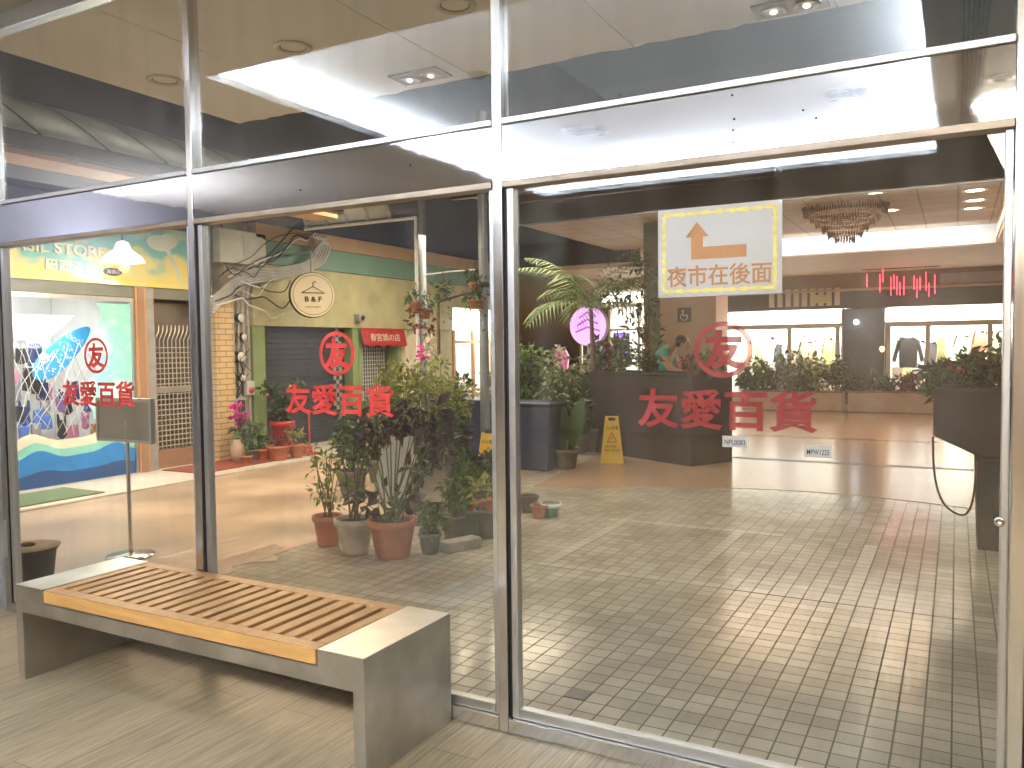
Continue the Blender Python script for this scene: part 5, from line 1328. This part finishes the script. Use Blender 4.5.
fashion('white lit fashion shop left of the dark column', xa, xb, (xa+.05, at(838,330,Y=22).x, at(790,330,Y=22).x))
xc = at(886, 330, Y=22).x
fashion('white lit fashion shop with hanging jackets right of the dark column', xc, 3.0, (xc+.06, at(928,330,Y=22).x, at(990,330,Y=22).x, 2.95))
t = thing('dark_column', 'dark column between the two lit fashion shops', 'column', ((xb+xc)/2, 22, 0))
MB().box(xb+.05, 21.75, 0, xc-.02, 22.1, 2.36).build('cladding', mat('dark_blue_cladding', (.06,.07,.08), .25, .2, .2, 3), t, .01)
MB().box(xb+.004, 21.8, 0, xb+.046, 22.0, 2.36).build('edge_trim', M['olive_frame'], t)
q = at(856, 322, Y=21.6)
t = thing('reflected_spot', 'small bright white reflected spot before the dark column', 'reflected_spot', q)
MB().ball(q, .055).build('bulb', M['spot_white'], t); MB().tube([q + Vector((0,.02,0)), q + Vector((0,.16,.03))], .03, 8).build('arm', M['black'], t)  # glowing ball stands in for a white spot reflected in the glass
q = at(882, 349, Y=21.7)
t = thing('candle_lamp', 'small orange glowing lamp beside the dark column', 'lamp', q)
MB().ball(q, .05, .05, .07).build('glow', emis('orange_glow', (1,.45,.1), 8), t); MB().tube([q + Vector((0,0,-.07)), (q.x, q.y, .5)], .012, 6).build('stand', M['black'], t)
def garment(px, py, Y, w_, h_, cn, label, cat='garment', sleeves=True):
    q = at(px, py, Y=Y)
    if sleeves: pts = [(-.16,.5),(-.06,.46),(.06,.46),(.16,.5),(.34,.36),(.5,-.28),(.38,-.34),(.28,.08),(.27,-.5),(-.27,-.5),(-.28,.08),(-.38,-.34),(-.5,-.28),(-.34,.36)]
    else: pts = [(-.12,.5),(-.05,.44),(.05,.44),(.12,.5),(.22,.42),(.2,.1),(.42,-.5),(-.42,-.5),(-.2,.1),(-.22,.42)]
    t = thing(cat if cat != 'garment' else 'jacket', label, cat, q + Vector((0,0,-h_/2)), 'clothes shown in the fashion shops')
    MB().prism([(q.x + a*w_, Y, q.z + b_*h_) for a, b_ in pts], (0,1,0), .12).build('cloth', cn if not isinstance(cn, str) else CM[cn], t, .03)
    MB().tube([(q.x-.16*w_, Y+.06, q.z+.5*h_), (q.x, Y+.06, q.z+.58*h_), (q.x+.16*w_, Y+.06, q.z+.5*h_)], .01, 5).build('hanger', M['steel'], t)
olive = mat('olive_fabric', (.35,.34,.14), .8); rust = mat('rust_fabric', (.55,.25,.14), .8); cream_f = mat('cream_fabric', (.62,.52,.36), .8); paleg = mat('pale_green_fabric', (.42,.52,.36), .8)
garment(908, 352, 22.5, .74, .78, 'black', 'black jacket with grey collar hanging in the right fashion shop window', 'jacket')
garment(941, 356, 22.5, .42, 1.15, olive, 'long olive dress hanging right of the black jacket', 'dress', False)
garment(962, 350, 22.9, .6, .8, paleg, 'pale green blouse hanging in the right fashion shop', 'blouse')
garment(979, 346, 22.5, .42, .8, rust, 'rust coloured top hanging at the right of the pale green blouse', 'top')
garment(997, 346, 22.5, .42, .8, cream_f, 'cream top hanging at the right edge of the fashion shop', 'top')
garment(806, 356, 22.5, .62, .86, cream_f, 'cream coat on display at the right of the left fashion shop', 'coat')
garment(765, 362, 22.7, .42, .95, cream_f, 'cream dress on display at the left of the left fashion shop', 'dress', False)
garment(785, 362, 22.9, .40, .95, 'grey', 'grey dress on display in the middle of the left fashion shop', 'dress', False)
garment(828, 352, 22.7, .42, .8, olive, 'olive top at the right end of the left fashion shop', 'top')
for (p0, p1, n_, Yg, shop) in ((748, 834, 9, 23.3, 'left'), (896, 1003, 10, 23.4, 'right')):
    for k in range(n_):
        cn = ('cream','olive','grey','black','rust','white','cream','pale green','grey','black')[k]
        cm_ = {'cream':cream_f,'olive':olive,'rust':rust,'pale green':paleg}.get(cn, cn)
        garment(p0 + (p1-p0)*k/(n_-1), 356 + random.uniform(-6,6), Yg, random.uniform(.34,.5), random.uniform(.75,1.15), cm_, '%s garment on the rear rack of the %s fashion shop, %s from the left' % (cn, shop, ords[k]), 'garment', k % 3 != 1)
# planters before the shops
def long_planter(label, px0, px1, Y, h, m='beige_planter', dep=.5):
    a, b2 = at(px0, 400, Y=Y), at(px1, 400, Y=Y); t = thing('long_planter', label, 'planter', ((a.x+b2.x)/2, Y+dep/2, 0), 'long planters before the fashion shops')
    MB().box(a.x, Y, 0, b2.x, Y+dep, h).build('box', M[m], t, .01)
    MB().box(a.x-.02, Y-.02, h+.001, b2.x+.02, Y+dep+.02, h+.03).build('rim', M['mall_brown'], t)
    return a.x, b2.x, h
x0, x1, h_ = long_planter('long brown planter before the left fashion shop', 742, 842, 19.6, .40)
pls = [(.06,'leaf_dark',.65),(.2,'leaf',.75),(.34,'leaf_dark',.55),(.48,'leaf_pale',.95),(.62,'leaf_dark',.7),(.77,'leaf_yellow',.85),(.93,'leaf_dark',.75)]
for k, (f, lf_, ht) in enumerate(pls):
    boxed('%s plant in the planter before the left fashion shop, %s from the left' % ({'leaf_dark':'dark','leaf':'green','leaf_pale':'pale','leaf_yellow':'yellow green'}[lf_], ords[k]), Vector((x0+(x1-x0)*f, 19.85, h_)), ht, .30, lf_, .16, zmin=.1, ncl=18)
x0, x1, h_ = long_planter('long brown planter before the dark column and the right fashion shop', 848, 936, 19.5, .42)
for k, (f, lf_, ht) in enumerate(((.05,'leaf_dark',.5),(.25,'leaf_blue',.4),(.45,'leaf_dark',.3),(.66,'leaf_red',.36),(.88,'leaf_dark',.45))):
    boxed('%s plant in the planter before the dark column, %s from the left' % ({'leaf_dark':'dark','leaf_blue':'blue green','leaf_red':'reddish'}[lf_], ords[k]), Vector((x0+(x1-x0)*f, 19.75, h_)), ht, .26, lf_, .15, zmin=.1, ncl=14)
# chandelier
q = at(845, 206, Y=13.6)
ch = thing('chandelier', 'tiered brown crystal chandelier hanging in the mall', 'chandelier', q)
MB().tube([(q.x, q.y, q.z+.12), (q.x, q.y, MZ)], .02, 8).build('stem', M['awning_dark'], ch)
for j, (r_, dz) in enumerate(((.62,.10),(.60,.0),(.50,-.09),(.42,-.17),(.33,-.26),(.24,-.35),(.14,-.43))):
    MB().lathe([(r_-.02,dz-.012),(r_+.01,dz-.014),(r_+.015,dz+.014),(r_-.02,dz+.014),(r_-.02,dz-.012)], q, 30).build('ring', M['awning_rail'], ch)
    cr = MB(); nn = int(r_*150)
    for k in range(nn):
        a_ = 2*math.pi*k/nn; p_ = q + Vector((r_*math.cos(a_), r_*math.sin(a_), dz-.02)); hh = random.uniform(.09,.16)
        cr.add([p_, p_+Vector((.016,0,-hh*.5)), p_+Vector((-.01,.014,-hh*.5)), p_+Vector((-.01,-.014,-hh*.5)), p_+Vector((0,0,-hh))], [(0,1,2),(0,2,3),(0,3,1),(4,2,1),(4,3,2),(4,1,3)])
    cr.build('crystal_fringe', M['crystal'], ch, kind='stuff')
# ================================================================== 10. dark reflection of a person at the right, strap included, built as solid shapes
BKX0, BKX1, BKY = at(933, 420, Y=6.7).x, 1.4, 6.7
kp = thing('reflected_figure', 'dark reflected figure built as a tall black block at the right side of the glass', 'planter', (.6, 6.95, 0))
px_ = at(978, 500, Y=BKY).x
MB().prism([(BKX0, BKY, at(933,436,Y=BKY).z), (px_+.02, BKY, at(976,458,Y=BKY).z), (BKX1, BKY, .66), (BKX1, BKY, 1.16), (BKX0+.0, BKY, at(930,388,Y=BKY).z)], (0,1,0), .55).build('trough', M['black_cloth'], kp, .02)  # arm of the reflected person, given a solid trough shape
MB().prism([(px_, BKY+.05, .0), (BKX1, BKY+.05, .0), (BKX1, BKY+.05, .67), (px_-.02, BKY+.05, .66)], (0,1,0), .45).build('figure_body', M['black_cloth'], kp, .015)
MB().box(BKX0+.06, BKY+.04, 1.161, BKX1-.04, BKY+.5, 1.168).build('soil', M['soil'], kp)
for k, (px, ht, lf_, lab, fl) in enumerate(((938,.16,'leaf_dark','low dark plant at the left end of the dark reflected figure',None),(952,.20,'leaf_dark','dark plant with red flowers over the dark reflected figure','petal_red'),(970,.34,'leaf','bright leaved plant over the middle of the dark reflected figure',None),(985,.24,'leaf_dark','dark bushy plant right of the bright leaved plant over the dark figure',None),(1000,.36,'leaf','tall thin leaved plant at the right of the dark reflected figure',None))):
    boxed(lab, Vector((at(px,380,Y=BKY+.25).x, BKY+.25, 1.15)), ht, .14, lf_, .09, zmin=.1, ncl=14, flower=fl, fl_n=8 if fl else 0)
A_, B_ = at(933,436,Y=BKY-.02), at(976,460,Y=BKY-.02)
rp_ = []
for k in range(25):
    f = k/24; sag = 1 - abs(2*f-1)**2.6
    rp_.append(A_.lerp(B_, .5-.5*math.cos(math.pi*f)) + Vector((0, -.03, -.46*sag)))
tag(MB().tube(rp_, .008, 7).build('reflected_strap', mat('brown_strap', (.12,.06,.04), .7)), 'thin brown reflected strap hanging in a loop from the dark figure', 'reflected_strap')  # reflected hand strap modelled as a real loop
# litter specks
for k, (px, py, wd) in enumerate(((124,745,'left'),(343,758,'right'))):
    pass
q = at(331, 745, Z=0); tag(MB().ball(q + Vector((0,0,.003)), .008, .006, .004, 8, 6).build('paper_scrap', M['paper']), 'tiny white scrap on the floor in front of the bench', 'litter')
